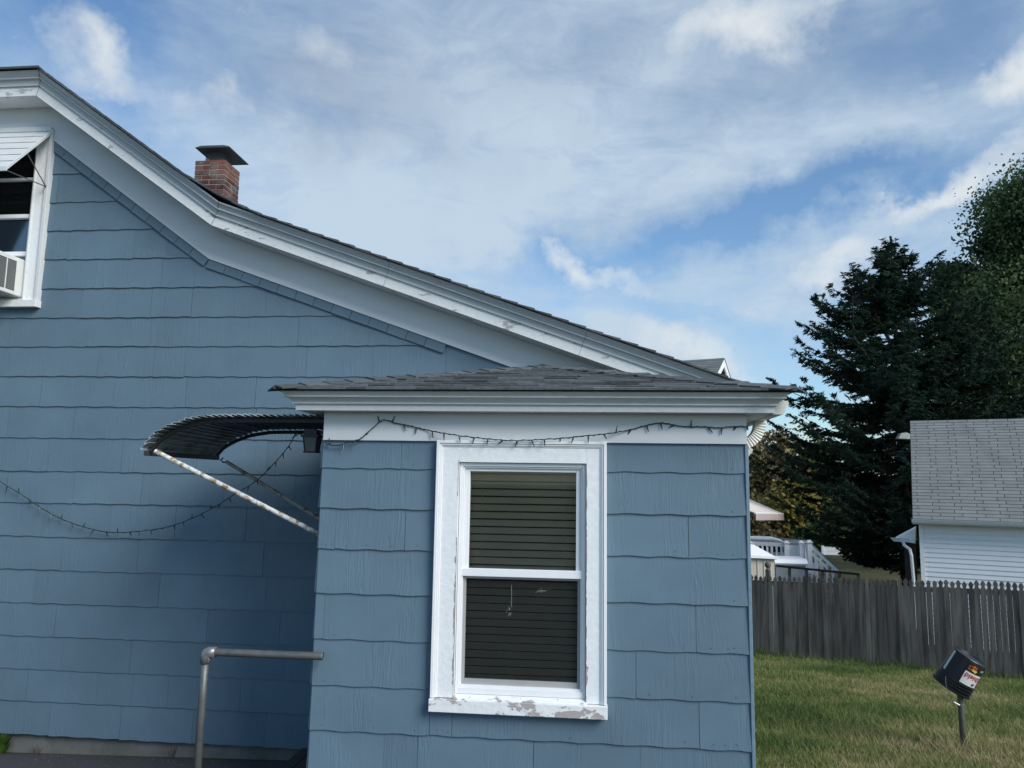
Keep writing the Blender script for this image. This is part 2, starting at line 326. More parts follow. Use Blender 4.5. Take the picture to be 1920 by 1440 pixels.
M['black'] = mat('black_metal', (.012, .012, .013), rough=.5)
M['blackplastic'] = mat('black_plastic', (.012, .013, .018), rough=.35)
M['brown'] = mat('dark_brown_door', (.03, .022, .02), rough=.7)
M['bark'] = mat('bark', (.05, .042, .035), rough=.95, var=.4, vscale=8, bump=1, bscale=20)
M['fabric'] = mat('pale_awning_fabric', (.66, .60, .56), rough=.8)
M['spruce'] = mat_leaf('spruce_needles', [(0, (.014, .030, .024)), (1, (.055, .085, .052)), (.6, (.027, .050, .036))], .2)
M['leafg'] = mat_leaf('green_leaves', [(0, (.032, .062, .034)), (1, (.22, .29, .13)), (.5, (.085, .135, .066))], .45)
def A(z): return z

# ================================================================== ground
def g(x, y):
    pl = -3.43 - .1286 * (y - 16.7) + (-.027 if x > 3.3 else .023) * (min(x, 30) - 3.3)
    fl = -3.66
    k = .25; h = max(0, min(1, .5 + .5 * (pl - fl) / k)); v = fl * (1 - h) + pl * h + k * h * (1 - h)
    return min(v, -1.0 + max(0, -y) * .01) if y < -3 else v
def grid_ground():
    xs = [-600, -200, -80, -40] + [x * 1.0 for x in range(-24, 31)] + [45, 80, 200, 600]
    ys = [-300, -100, -40, -20] + [y * 1.0 for y in range(-10, 46)] + [60, 90, 150, 300, 900]
    mb = MB(); 
    for y in ys:
        for x in xs: mb.v.append((x, y, g(max(-24, min(x, 30)), max(-10, min(y, 60)))))
    n = len(xs)
    for j in range(len(ys) - 1):
        for i in range(n - 1): mb.face(j * n + i, j * n + i + 1, (j + 1) * n + i + 1, (j + 1) * n + i)
    m, nt, b = newmat('lawn_soil'); N = nt.nodes.new; L = nt.links.new; setin(b, 'Roughness', 1); setin(b, 'Specular IOR Level', .1)
    tc = N('ShaderNodeTexCoord')
    n1 = N('ShaderNodeTexNoise'); n1.inputs['Scale'].default_value = .55; n1.inputs['Detail'].default_value = 8; n1.inputs['Roughness'].default_value = .7; L(tc.outputs['Object'], n1.inputs[0])
    n2 = N('ShaderNodeTexNoise'); n2.inputs['Scale'].default_value = 45; n2.inputs['Detail'].default_value = 4; L(tc.outputs['Object'], n2.inputs[0])
    ad = N('ShaderNodeMath'); ad.operation = 'MULTIPLY_ADD'; L(n2.outputs[0], ad.inputs[0]); ad.inputs[1].default_value = .35; L(n1.outputs[0], ad.inputs[2])
    cr = N('ShaderNodeValToRGB'); L(ad.outputs[0], cr.inputs[0]); e = cr.color_ramp.elements; e[0].position = .5; e[0].color = (.030, .042, .016, 1); e[1].position = .85; e[1].color = (.10, .085, .045, 1)
    L(cr.outputs[0], b.inputs['Base Color'])
    return tag(mb.build('ground', m, smooth=True), kind='structure')
grid_ground()
mb = MB()
xs = np.linspace(-16, 1.0, 18); ys = np.linspace(-9, 6.12, 16)
for y in ys:
    for x in xs: mb.v.append((x, y, g(x, y) + .006))
for j in range(15):
    for i in range(17): mb.face(j * 18 + i, j * 18 + i + 1, (j + 1) * 18 + i + 1, (j + 1) * 18 + i)
tag(mb.build('driveway', M['asphalt'], smooth=True), kind='structure')

# ================================================================== the blue house
YW, YF, YP = 6.15, 5.90, 4.62          # main wall, rake fascia, porch wall
house = Thing('blue_house', (-2, YW, g(-2, YW)), 'blue shingle sided house with white curved gable rake and small hip roofed front porch', 'house')
XL = P(603, 900, Y=YP).x; XR = P(1401, 900, Y=YP).x
XC = P(-45, 260, Y=YW).x               # gable centre line

# rake path (bottom of the fascia board) on plane YF
pA = P(68, 179, Y=YF); pB = P(396, 422, Y=YF); pC = P(1186, 702, Y=YF)
sl = (pC.z - pB.z) / (pC.x - pB.x)
xEnd = P(1352, 730, Y=YF).x
pD = Vector((xEnd, YF, pB.z + sl * (xEnd - pB.x)))
right = [(pA.x, pA.z), (pB.x, pB.z), (pD.x, pD.z)]
path = [(2 * XC - x, z) for x, z in reversed(right)] + right
def zline(pts, x):
    for (x0, z0), (x1, z1) in zip(pts, pts[1:]):
        if x0 <= x <= x1: return z0 + (z1 - z0) * (x - x0) / (x1 - x0)
    return pts[0][1] if x < pts[0][0] else pts[-1][1]
def miters(pts):
    out = []
    for i, (x, z) in enumerate(pts):
        ns = []
        for a, b in ((i - 1, i), (i, i + 1)):
            if a < 0 or b >= len(pts): continue
            dx, dz = pts[b][0] - pts[a][0], pts[b][1] - pts[a][1]; l = hypot(dx, dz); ns.append((-dz / l, dx / l))
        if len(ns) == 1: out.append(ns[0])
        else:
            mx, mz = ns[0][0] + ns[1][0], ns[0][1] + ns[1][1]; l = hypot(mx, mz); mx /= l; mz /= l
            k = 1 / (mx * ns[0][0] + mz * ns[0][1]); out.append((mx * k, mz * k))
    return out
MIT = miters(path)
def off(n): return [(x + m[0] * n, z + m[1] * n) for (x, z), m in zip(path, MIT)]
def dense(pts, step=.08):
    out = []
    for (x0, z0), (x1, z1) in zip(pts, pts[1:]):
        k = max(1, int(hypot(x1 - x0, z1 - z0) / step)); out += [(x0 + (x1 - x0) * i / k, z0 + (z1 - z0) * i / k) for i in range(k)]
    return out + [pts[-1]]
def sweep(prof, jag=0, close=False):      # prof: list of (n, outward)
    mb = MB(); lines = []
    for (n, o) in prof:
        ln = off(n); lines.append([Vector((x, YF - o, z)) for x, z in ln])
    if close: lines.append(lines[0])
    for a, b in zip(lines, lines[1:]):
        for i in range(len(a) - 1): mb.quad(a[i], a[i + 1], b[i + 1], b[i])
    for s_ in (0, -1):
        mb.poly([l[s_] for l in (lines[:-1] if close else lines)])
    return mb
house.add(sweep([(.0, -.25), (.0, 0), (.085, 0), (.085, -.02), (.02, -.02), (.02, -.25)]), 'rake_fascia', M['peel'])
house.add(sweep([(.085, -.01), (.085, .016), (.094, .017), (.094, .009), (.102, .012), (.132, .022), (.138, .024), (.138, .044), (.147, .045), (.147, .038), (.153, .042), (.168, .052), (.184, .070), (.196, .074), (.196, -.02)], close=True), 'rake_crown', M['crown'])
cp_ = [(.0, 0), (.085, 0), (.085, .017), (.094, .018), (.094, .010), (.132, .023), (.138, .025), (.138, .045), (.147, .046), (.153, .043), (.168, .053), (.184, .071), (.196, .075)]
for vi in (1, 3, 4):
    mb = MB(); mb.tube([Vector((off(n_)[vi][0] + .002 * sin(n_ * 60), YF - o_ - .0008, off(n_)[vi][1])) for n_, o_ in cp_], .0016, 5, False); house.add(mb, 'trim_joint', M['roofedge'])
kx0, kz0 = path[4]; kx1, kz1 = path[5]
for fr__ in (.36, .74):
    mb = MB(); bx0, bz0 = kx0 + (kx1 - kx0) * fr__, kz0 + (kz1 - kz0) * fr__; ll = hypot(kx1 - kx0, kz1 - kz0); nx_, nz_ = -(kz1 - kz0) / ll, (kx1 - kx0) / ll
    mb.tube([Vector((bx0 + nx_ * n_, YF - o_ - .0006, bz0 + nz_ * n_)) for n_, o_ in cp_], .0011, 5, False); house.add(mb, 'trim_joint', M['roofedge'])
# soffit board gets its own small step (drip line) near the wall
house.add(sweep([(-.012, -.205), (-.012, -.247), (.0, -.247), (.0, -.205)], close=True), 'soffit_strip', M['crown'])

# frieze board on the wall
fr_in = [P(99, 262, Y=YW - .03), P(391, 485, Y=YW - .03), P(963, 690, Y=YW - .03)]
sl2 = (fr_in[2].z - fr_in[1].z) / (fr_in[2].x - fr_in[1].x)
XWR = xEnd - .12
inn = [(fr_in[0].x, fr_in[0].z), (fr_in[1].x, fr_in[1].z), (XWR, fr_in[1].z + sl2 * (XWR - fr_in[1].x))]
inn_full = [(2 * XC - x, z) for x, z in reversed(inn)] + inn
out_full = [(p[0], p[1] - .004) for p in path]; out_full[0] = (2 * XC - XWR, zline(path, 2 * XC - XWR) - .004); out_full[-1] = (XWR, zline(path, XWR) - .004)
mb = MB()
for i in range(5):
    a, b_, c, d = inn_full[i], inn_full[i + 1], out_full[i + 1], out_full[i]
    y0, y1 = YW - .032, YW - .002
    mb.hexa([Vector((a[0], y0, a[1])), Vector((b_[0], y0, b_[1])), Vector((a[0], y1, a[1])), Vector((b_[0], y1, b_[1])),
             Vector((d[0], y0, d[1])), Vector((c[0], y0, c[1])), Vector((d[0], y1, d[1])), Vector((c[0], y1, c[1]))])
house.add(mb, 'frieze_board', M['frieze'])

# ---- shingle siding
def siding(mp, u0, u1, zbots, ztop, holes=(), seed=1, w=.61, amp=.0026, dbot=.012, edge=0.006, joints=None, stepu=.03, nails=False):
    """mp(u, z, d) -> point; zbots: list of bottom heights from low to high; ztop(u) upper limit"""
    rr = random.Random(seed); mb = MB()
    for ci, zb in enumerate(zbots):
        zt = zbots[ci + 1] + .012 if ci + 1 < len(zbots) else 1e9
        js = joints[ci] if joints and joints[ci] else None
        if js is None:
            s0 = u0 - rr.random() * w - .1; js = []
            while s0 < u1: js.append(s0); s0 += w * rr.choice((1, 1, 1, .5))
        js = [u0] + sorted(j for j in js if u0 + .04 < j < u1 - .04) + [u1]
        ph = rr.random() * 6; dz = 0
        for a, b in zip(js, js[1:]):
            mb.cur = rr.random(); ph = rr.random() * 6; dz = rr.uniform(-.0025, .0025); tl = rr.uniform(-.0015, .0015)
            per = rr.uniform(.19, .25); gap = rr.choice((.0012, .002, .003)); dd = dbot + rr.uniform(-.0015, .002)
            n = max(1, int((b - a) / stepu)); us = [a + gap + (b - a - gap) * i / n for i in range(n + 1)]
            zz = [zb + dz + tl * (u - a) / (b - a) + amp * sin(ph + 2 * pi * (u - a) / per) + rr.uniform(-.0006, .0006) for u in us]
            nset = {2, n // 2 + rr.choice((-1, 0, 1)), n - 3}
            for i in range(n):
                ua, ub = us[i], us[i + 1]; ta, tb = min(zt, ztop(ua)), min(zt, ztop(ub)); za, zc = zz[i], zz[i + 1]
                if ta <= za + .002 or tb <= zc + .002: continue
                if nails and i in nset and not any(h0 - .1 < ua < h1 + .1 and hz0 - .1 < za < hz1 for (h0, h1, hz0, hz1) in holes):
                    un, zn = (ua + ub) / 2, za + .028 + rr.uniform(-.004, .004); q = dd - .0012
                    if zn < ta - .02: mb.hexa([mp(un - .003, zn - .003, q), mp(un + .003, zn - .003, q), mp(un - .003, zn - .003, q + .003), mp(un + .003, zn - .003, q + .003), mp(un - .003, zn + .003, q), mp(un + .003, zn + .003, q), mp(un - .003, zn + .003, q + .003), mp(un + .003, zn + .003, q + .003)])
                segs = [(za, zc, ta, tb)]
                um = (ua + ub) / 2
                for (h0, h1, hz0, hz1) in holes:
                    if h0 < um < h1:
                        ns = []
                        for (s0, s1, s2, s3) in segs:
                            if s2 <= hz0 or s0 >= hz1: ns.append((s0, s1, s2, s3)); continue
                            if s0 < hz0: ns.append((s0, s1, hz0, hz0))
                            if s2 > hz1: ns.append((hz1, hz1, s2, s3))
                        segs = ns
                for (s0, s1, s2, s3) in segs:
                    H = max(.05, (zt if zt < 1e8 else zb + .27) - zb)
                    def dep(z): return dd - (dd - .002) * min(1, max(0, (z - zb) / H))
                    A_, B_, C_, D_ = mp(ua, s0, dep(s0)), mp(ub, s1, dep(s1)), mp(ub, s3, dep(s3)), mp(ua, s2, dep(s2))
                    mb.quad(A_, B_, C_, D_)
                    if s0 == za: mb.quad(mp(ua, s0, -.001), mp(ub, s1, -.001), B_, A_)
                    if i == 0: mb.quad(mp(ua, s0, -.001), A_, D_, mp(ua, s2, -.001))
                    if i == n - 1: mb.quad(B_, mp(ub, s1, -.001), mp(ub, s3, -.001), C_)
    return mb
def backing(mp, u0, u1, z0, ztop, holes=(), step=.1):
    mb = MB(); n = max(1, int((u1 - u0) / step)); us = [u0 + (u1 - u0) * i / n for i in range(n + 1)]
    us = sorted(set(us + [h for hh in holes for h in hh[:2]]))
    for a, b in zip(us, us[1:]):
        segs = [(z0, z0, ztop(a), ztop(b))]; um = (a + b) / 2
        for (h0, h1, hz0, hz1) in holes:
            if h0 < um < h1: segs = [(z0, z0, hz0, hz0), (hz1, hz1, ztop(a), ztop(b))]
        for (s0, s1, s2, s3) in segs: mb.quad(mp(a, s0, -.002), mp(b, s1, -.002), mp(b, s3, -.002), mp(a, s2, -.002))
    return mb

# courses of the main wall measured down the photo's left side
rows_main = [P(5, y, Y=YW).z for y in (1374, 1311, 1251.6, 1190, 1128, 1066, 1004, 941, 882, 820, 762, 706, 650.6, 597)]
ex = (rows_main[-1] - rows_main[0]) / 13
z_ = rows_main[-1]
while z_ < pA.z: z_ += ex * .985; rows_main.append(z_)
fmid = [(p[0], (p[1] + q[1]) / 2) for p, q in zip(inn_full, out_full)]
ztopm = lambda u: zline(fmid, u)
# left window geometry
WY = YW - .03
lw_r = P(84, 420, Y=WY).x; lw_l = 2 * XC - lw_r
lw_t = P(60, 246, Y=WY).z; lw_b = P(60, 577, Y=WY).z
holeL = (lw_l + .09, lw_r - .09, lw_b + .07, lw_t - .09)
mpF = lambda u, z, d: Vector((u, YW - d, z))
jm = [None] * len(rows_main)
def jx(y, xs): return [P(x, y, Y=YW).x - 0 for x in xs]
jm[13] = jx(560, (155, 285, 361, 500)) ; jm[12] = jx(620, (20, 165, 283, 350, 560)); jm[11] = jx(680, (20, 185, 290, 347, 575, 700)); jm[10] = jx(730, (78, 215, 350, 480)); jm[9] = jx(790, (140, 352, 480)); jm[8] = jx(850, (93, 230, 370)); jm[7] = jx(910, (267, 420)); jm[6] = jx(970, (209, 330)); jm[5] = jx(1030, (118, 260, 495)); jm[4] = jx(1090, (66, 300, 500)); jm[3] = jx(1160, (105, 390)); jm[2] = jx(1190, (120, 248, 538))
for k in range(len(jm)):
    if jm[k]: jm[k] += [min(jm[k]) - .61 * i for i in range(1, 12)] + [max(jm[k]) + .61 * i for i in range(1, 12)]
XWL = 2 * XC - XWR
s = siding(mpF, XWL, XWR, rows_main, ztopm, [holeL], 3, joints=jm, nails=True)
# border row of small shingles following the rake
for side in (1, -1):
    pts = [(fr_in[0].x, fr_in[0].z), (fr_in[1].x, fr_in[1].z), (P(838, 645, Y=YW).x, 0)]
    pts[2] = (pts[2][0], fr_in[1].z + sl2 * (pts[2][0] - fr_in[1].x))
    for (x0, z0), (x1, z1) in zip(pts, pts[1:]):
        l = hypot(x1 - x0, z1 - z0); n = int(l / .185); t = ((x1 - x0) / l, (z1 - z0) / l); nn = (t[1], -t[0])
        for i in range(n + 1):
            a = l * i / (n + 1) + .002; b = l * (i + 1) / (n + 1) - .0025; s.cur = R.random(); wd = .078 + R.uniform(-.002, .002)
            q = []
            for (tt, off_) in ((a, -.02), (b, -.02), (b, wd), (a, wd)):
                q.append((x0 + t[0] * tt + nn[0] * off_, z0 + t[1] * tt + nn[1] * off_))
            if side < 0: q = [(2 * XC - x, z) for x, z in q][::-1]
            s.prism([(x, YW - .024, z) for x, z in q], (0, .02, 0))
# right, left and back walls of the main block
YB = YW + 8.5
zR = lambda u: zline(path, XWR)
s2 = siding(lambda u, z, d: Vector((XWR + d, u, z)), YW, YB, rows_main, zR, (), 5, stepu=.2)
s3 = siding(lambda u, z, d: Vector((XWL - d, -u, z)), -YB, -YW, rows_main, zR, (), 6, stepu=.2)
s4 = siding(lambda u, z, d: Vector((-u, YB + d, z)), -XWR, -XWL, rows_main, lambda u: zline(path, -u), (), 8, stepu=.2)
for q in (s2, s3, s4):
    b0 = len(s.v); s.v += q.v; s.f += [tuple(i + b0 for i in f) for f in q.f]; s.a += q.a
house.add(s, 'shingle_siding', M['siding'])
mb = backing(mpF, XWL, XWR, rows_main[0], lambda u: zline(path, u), [holeL])
mb.quad((XWR, YW, rows_main[0]), (XWR, YB, rows_main[0]), (XWR, YB, zR(0)), (XWR, YW, zR(0)))
mb.quad((XWL, YW, rows_main[0]), (XWL, YB, rows_main[0]), (XWL, YB, zR(0)), (XWL, YW, zR(0)))
pb = [(XWL, YB, rows_main[0]), (XWR, YB, rows_main[0])] + [(x, YB, z) for x, z in reversed(out_full)]
mb.poly(pb)
house.add(mb, 'wall_backing', M['wallin'])
# foundation
mb = MB(); zf = rows_main[0] + .03
mb.box(XWL + .06, XWR - .06, YW + .035, YW + .2, g(-3, YW) - .6, zf)
mb.box(XWL + .06, XWL + .26, YW + .2, YB - .1, -4.4, zf); mb.box(XWR - .26, XWR - .06, YW + .2, YB - .1, -4.8, zf); mb.box(XWL + .26, XWR - .26, YB - .3, YB - .1, -4.8, zf)
house.add(mb, 'foundation', M['concrete'])

# ---- main roof : courses of shingles along the profile
def roof_profile(n):
    o = off(n); hx = o[3][0] - XC
    return o
prof = off(.205)
rp = [(prof[3][0], prof[3][1]), (prof[4][0], prof[4][1]), (prof[5][0] + .10, prof[5][1] + sl * .10)]
slope_up = (rp[1][1] - rp[0][1]) / (rp[1][0] - rp[0][0])
ridge = (XC, rp[0][1] + slope_up * (XC - rp[0][0]))
YR0, YR1 = YF - .095, YB + .25
mb = MB(); mbE = MB()
for sgn in (1, -1):
    pts = [ridge, rp[1], rp[2]]
    # soften the kink
    k = rp[1]; a = (k[0] - .35, k[1] - slope_up * .35); b = (k[0] + .35, k[1] + sl * .35); mid = ((a[0] + 2 * k[0] + b[0]) / 4, (a[1] + 2 * k[1] + b[1]) / 4 + .012)
    pts = [ridge, a, mid, b, rp[2]]
    d = []; tot = 0
    for p, q in zip(pts, pts[1:]): d.append((tot, p, q)); tot += hypot(q[0] - p[0], q[1] - p[1])
    def at(t):
        for (t0, p, q) in reversed(d):
            if t >= t0: l = hypot(q[0] - p[0], q[1] - p[1]); u = (t - t0) / l; return p[0] + (q[0] - p[0]) * u, p[1] + (q[1] - p[1]) * u
    n = int(tot / .14); zc = rp[0][1]
    for i in range(n):
        t0, t1 = tot * i / n, tot * (i + 1) / n
        (x0, z0), (x1, z1) = at(max(0, t0)), at(t1 - 1e-6)
        l = hypot(x1 - x0, z1 - z0); nx, nz = (z0 - z1) / l, (x1 - x0) / l
        mb.cur = R.random()
        # the clipped (hipped) front: above the corner height the front edge runs back
        def yf(z): return YR0 + max(0, (z - zc)) * 3.2
        j = R.uniform(-.006, .006)
        lo, hi = .012, .002
        for (tt0, tt1) in ((0, 1),):
            A0 = Vector((x0 + nx * hi, yf(z0) + j, z0 + nz * hi)); A1 = Vector((x1 + nx * lo, yf(z1) + j, z1 + nz * lo))
            q = [Vector((A0.x, YR1, A0.z)), Vector((A1.x, YR1, A1.z))]
            un = [Vector((x0 - nx * .006, yf(z0) + j, z0 - nz * .006)), Vector((x1 - nx * .006, yf(z1) + j, z1 - nz * .006)), Vector((x0 - nx * .006, YR1, z0 - nz * .006)), Vector((x1 - nx * .006, YR1, z1 - nz * .006))]
            c = [un[0], un[1], un[2], un[3], A0, A1, q[0], q[1]]
            if sgn < 0: c = [Vector((2 * XC - p.x, p.y, p.z)) for p in c]
            mb.hexa(c)
    # back gable board hidden; nothing more
# clipped front hip face, as courses
xl, xr, zc = 2 * XC - rp[0][0], rp[0][0], rp[0][1]
for i in range(5):
    f0, f1 = i / 5, (i + 1) / 5
    zz0, zz1 = zc + (ridge[1] - zc) * f0, zc + (ridge[1] - zc) * f1
    mb.cur = R.random(); w0, w1 = (xr - XC) * (1 - f0) + .012, (xr - XC) * (1 - f1) + .005
    y0, y1 = YR0 + (zz0 - zc) * 3.2 - .01, YR0 + (zz1 - zc) * 3.2
    mb.hexa([Vector((XC - w0, y0, zz0 - .004)), Vector((XC + w0, y0, zz0 - .004)), Vector((XC - w1, y1, zz1 - .004)), Vector((XC + w1, y1, zz1 - .004)),
             Vector((XC - w0, y0, zz0 + .014)), Vector((XC + w0, y0, zz0 + .014)), Vector((XC - w1, y1, zz1 + .004)), Vector((XC + w1, y1, zz1 + .004))])
roof = house.add(mb, 'main_roof', M['roof'])
mb = MB()           # dark roof deck edge just under the shingles
for sgn in (1, -1):
    for p, q in ((rp[0], a), (a, mid), (mid, b), (b, rp[2])):
        l = hypot(q[0] - p[0], q[1] - p[1]); nx, nz = (p[1] - q[1]) / l, (q[0] - p[0]) / l
        c = [Vector((p[0] - nx * .014, YR0 + .006, p[1] - nz * .014)), Vector((q[0] - nx * .014, YR0 + .006, q[1] - nz * .014)), Vector((p[0] - nx * .014, YR1 - .02, p[1] - nz * .014)), Vector((q[0] - nx * .014, YR1 - .02, q[1] - nz * .014)),
             Vector((p[0] - nx * .0065, YR0 + .006, p[1] - nz * .0065)), Vector((q[0] - nx * .0065, YR0 + .006, q[1] - nz * .0065)), Vector((p[0] - nx * .0065, YR1 - .02, p[1] - nz * .0065)), Vector((q[0] - nx * .0065, YR1 - .02, q[1] - nz * .0065))]
        if sgn < 0: c = [Vector((2 * XC - v.x, v.y, v.z)) for v in c]
        mb.hexa(c)
house.add(mb, 'roof_deck', M['roofedge'])
# eave returns of the main roof on the right
mb = MB(); mb.box(XWR + .03, rp[2][0] - .05, YF + .01, YB + .2, pD.z + .0, pD.z + .02); mb.box(rp[2][0] - .05, rp[2][0] - .025, YF + .01, YB + .2, pD.z + .0, rp[2][1] - .03)
house.add(mb, 'eave_board', M['trim']); mb = MB()
mb.box(2 * XC - rp[2][0] + .05, XWL - .03, YF + .01, YB + .2, pD.z, pD.z + .02); mb.box(2 * XC - rp[2][0] + .025, 2 * XC - rp[2][0] + .05, YF + .01, YB + .2, pD.z, rp[2][1] - .03)
house.add(mb, 'eave_board', M['trim'])

# ---- chimney
def brick_mat():
    m, nt, b = newmat('old_brick'); N = nt.nodes.new; L = nt.links.new; setin(b, 'Roughness', .9)
    tc = N('ShaderNodeTexCoord'); n = N('ShaderNodeTexNoise'); n.inputs['Scale'].default_value = 5; n.inputs['Detail'].default_value = 8; L(tc.outputs['Object'], n.inputs[0])
    at = N('ShaderNodeAttribute'); at.attribute_name = 'rnd'; cr = N('ShaderNodeValToRGB'); L(at.outputs['Fac'], cr.inputs[0]); e = cr.color_ramp.elements
    e[0].color = (.05, .018, .018, 1); e[1].color = (.17, .062, .048, 1); q = e.new(.5); q.color = (.105, .032, .028, 1)
    mr = N('ShaderNodeMapRange'); L(n.outputs[0], mr.inputs[0]); mr.inputs[1].default_value = .50; mr.inputs[2].default_value = .70
    mx = N('ShaderNodeMix'); mx.data_type = 'RGBA'; L(mr.outputs[0], mx.inputs[0]); L(cr.outputs[0], mx.inputs[6]); mx.inputs[7].default_value = (.15, .15, .125, 1); L(mx.outputs[2], b.inputs['Base Color'])
    bp = N('ShaderNodeBump'); bp.inputs['Strength'].default_value = .6; bp.inputs['Distance'].default_value = .01; L(n.outputs[0], bp.inputs['Height']); L(bp.outputs[0], b.inputs['Normal']); return m
M['brick'] = brick_mat(); M['mortar'] = mat('mortar', (.34, .32, .28), rough=.95, var=.2, vscale=9)
YCH = 9.25
c0, c1 = P(364, 330, Y=YCH).x, P(421, 330, Y=YCH).x; ct = P(392, 300, Y=YCH).z; cw = c1 - c0
mb = MB(); mo = MB(); zb = ct - 1.6; bh = .0675
nr = int(1.6 / bh)
mo.box(c0 + .006, c1 - .006, YCH + .006, YCH + cw - .006, zb, ct - .012)
for r in range(nr):
    z1 = ct - r * bh - .004; z0 = z1 - bh + .010; grow = 0
    for side in range(4):
        L_ = cw; u = 0 if r % 2 == 0 else -.105
        while u < L_:
            a, b2 = max(0, u) + .004, min(L_, u + .21) - .004; u += .21
            if b2 - a < .03: continue
            mb.cur = min(1, max(0, R.gauss(.5, .25) + (.25 if r < 3 else 0) - (.3 if 3 <= r < 6 else 0))); j = R.uniform(-.002, .003)
            if side == 0: mb.box(c0 + a, c0 + b2, YCH - j, YCH + .05, z0, z1)
            if side == 1: mb.box(c1 - .05, c1 + j, YCH + a, YCH + b2, z0, z1)
            if side == 2: mb.box(c0 + a, c0 + b2, YCH + cw - .05, YCH + cw + j, z0, z1)
            if side == 3: mb.box(c0 - j, c0 + .05, YCH + a, YCH + b2, z0, z1)
chim = house.add(mo, 'chimney', M['mortar'], bevel=.01)
house.add(mb, 'bricks', M['brick'], under=chim, bevel=.004)
mb = MB(); fl0 = ct - .01
mb.box(c0 + .07, c1 - .07, YCH + .07, YCH + cw - .07, fl0, fl0 + .03)
house.add(mb, 'crown_mortar', M['mortar'], under=chim, bevel=.008)
mb = MB(); mz = ct + .02; mh = .125
for (xa, ya, xb, yb) in ((c0 + .09, YCH + .09, c1 - .09, YCH + .09), (c1 - .09, YCH + .09, c1 - .09, YCH + cw - .09), (c1 - .09, YCH + cw - .09, c0 + .09, YCH + cw - .09), (c0 + .09, YCH + cw - .09, c0 + .09, YCH + .09)):
    for i in range(13):
        for dx in (-1, 1):
            t0 = i / 12; t1 = t0 + dx * .28
            t1c = min(1, max(0, t1)); hh = mh * abs(t1c - t0) / .28
            if hh > .01: mb.tube([(xa + (xb - xa) * t0, ya + (yb - ya) * t0, mz), (xa + (xb - xa) * t1c, ya + (yb - ya) * t1c, mz + hh)], .0022, 4, False)
house.add(mb, 'cap_mesh', M['galv'], under=chim)
zc0 = P(398, 275, Y=YCH - .03).z; xa = P(366, 275, Y=YCH - .03).x; xb = P(430, 275, Y=YCH - .03).x
mb = MB(); mb.prism([(xa, YCH - .03, zc0 - .012), (xb, YCH - .03, zc0 - .012), (xb, YCH - .03, zc0 + .0), (xb - .08, YCH - .03, zc0 + .02), (xa + .08, YCH - .03, zc0 + .02), (xa, YCH - .03, zc0)], (0, cw + .16, 0))
house.add(mb, 'chimney_cap', mat('cap_metal', (.10, .11, .115), rough=.45, metal=.6, var=.2), under=chim, bevel=.003)

# ================================================================== porch
ztp = P(1000, 829, Y=YP - .02).z
rows_p = []
for yy in (876.6, 952, 1028, 1111, 1196, 1283, 1368): rows_p.append(P(610, yy, Y=YP).z)
exp_ = (rows_p[0] - rows_p[-1]) / 6
rows_p = rows_p[::-1]; z_ = rows_p[0]
while z_ > -2.55: z_ -= exp_; rows_p.insert(0, z_)
# window opening
WPY = YP - .035
wl = P(813, 1078, Y=WPY).x; wr = P(1137.5, 1078, Y=WPY).x; wt = P(980, 827, Y=WPY).z; wb = P(972, 1343, Y=WPY).z
holeP = (wl + .10, wr - .10, wb + .09, wt - .10)
zt_ = lambda u: ztp + .02
np_ = len(rows_p); jp = [None] * np_
def jx2(y, xs): return [P(x, y, Y=YP).x for x in xs]
jp[-1] = jx2(850, (753, 1290)); jp[-1] = jx2(850, (753,)); jp[-2] = jx2(915, (540, )); jp[-3] = jx2(990, (630, 760, 1290)); jp[-4] = jx2(1070, (520,)); jp[-5] = jx2(1150, (608, 1304)); jp[-6] = jx2(1240, (800, 1192)); jp[-7] = jx2(1330, (806, 848, 1310)); jp[-8] = jx2(1400, (720, 783, 1000, 1200))
sp = siding(lambda u, z, d: Vector((u, YP - d, z)), XL, XR - .012, rows_p, zt_, [holeP], 21, joints=jp, amp=.003, nails=True)
s2 = siding(lambda u, z, d: Vector((XL - d, -u, z)), -YW + .02, -YP, rows_p, zt_, (), 22)
s3 = siding(lambda u, z, d: Vector((XR - .012 + d, u, z)), YP + .02, YW - .02, rows_p, zt_, (), 23)
for q in (s2, s3):
    b0 = len(sp.v); sp.v += q.v; sp.f += [tuple(i + b0 for i in f) for f in q.f]; sp.a += q.a
porch_s = house.add(sp, 'porch_siding', M['siding'])
mb = MB(); mb.box(XR - .012, XR + .008, YP - .016, YP + .02, rows_p[0], ztp)
house.add(mb, 'corner_strip', mat('blue_corner_bead', (.15, .225, .28), rough=.5, var=.15, vscale=20), bevel=.003)
mb = backing(lambda u, z, d: Vector((u, YP - d, z)), XL, XR - .012, rows_p[0], lambda u: ztp + .14, [holeP])
mb.quad((XL, YP, rows_p[0]), (XL, YW, rows_p[0]), (XL, YW, ztp + .14), (XL, YP, ztp + .14)); mb.quad((XR - .014, YP, rows_p[0]), (XR - .014, YW, rows_p[0]), (XR - .014, YW, ztp + .14), (XR - .014, YP, ztp + .14))
house.add(mb, 'porch_wall_backing', M['wallin'])
mb = MB(); mb.box(XL + .03, XR - .04, YP + .03, YW - .01, -3.3, rows_p[0] + .03); house.add(mb, 'porch_foundation', M['concrete'])
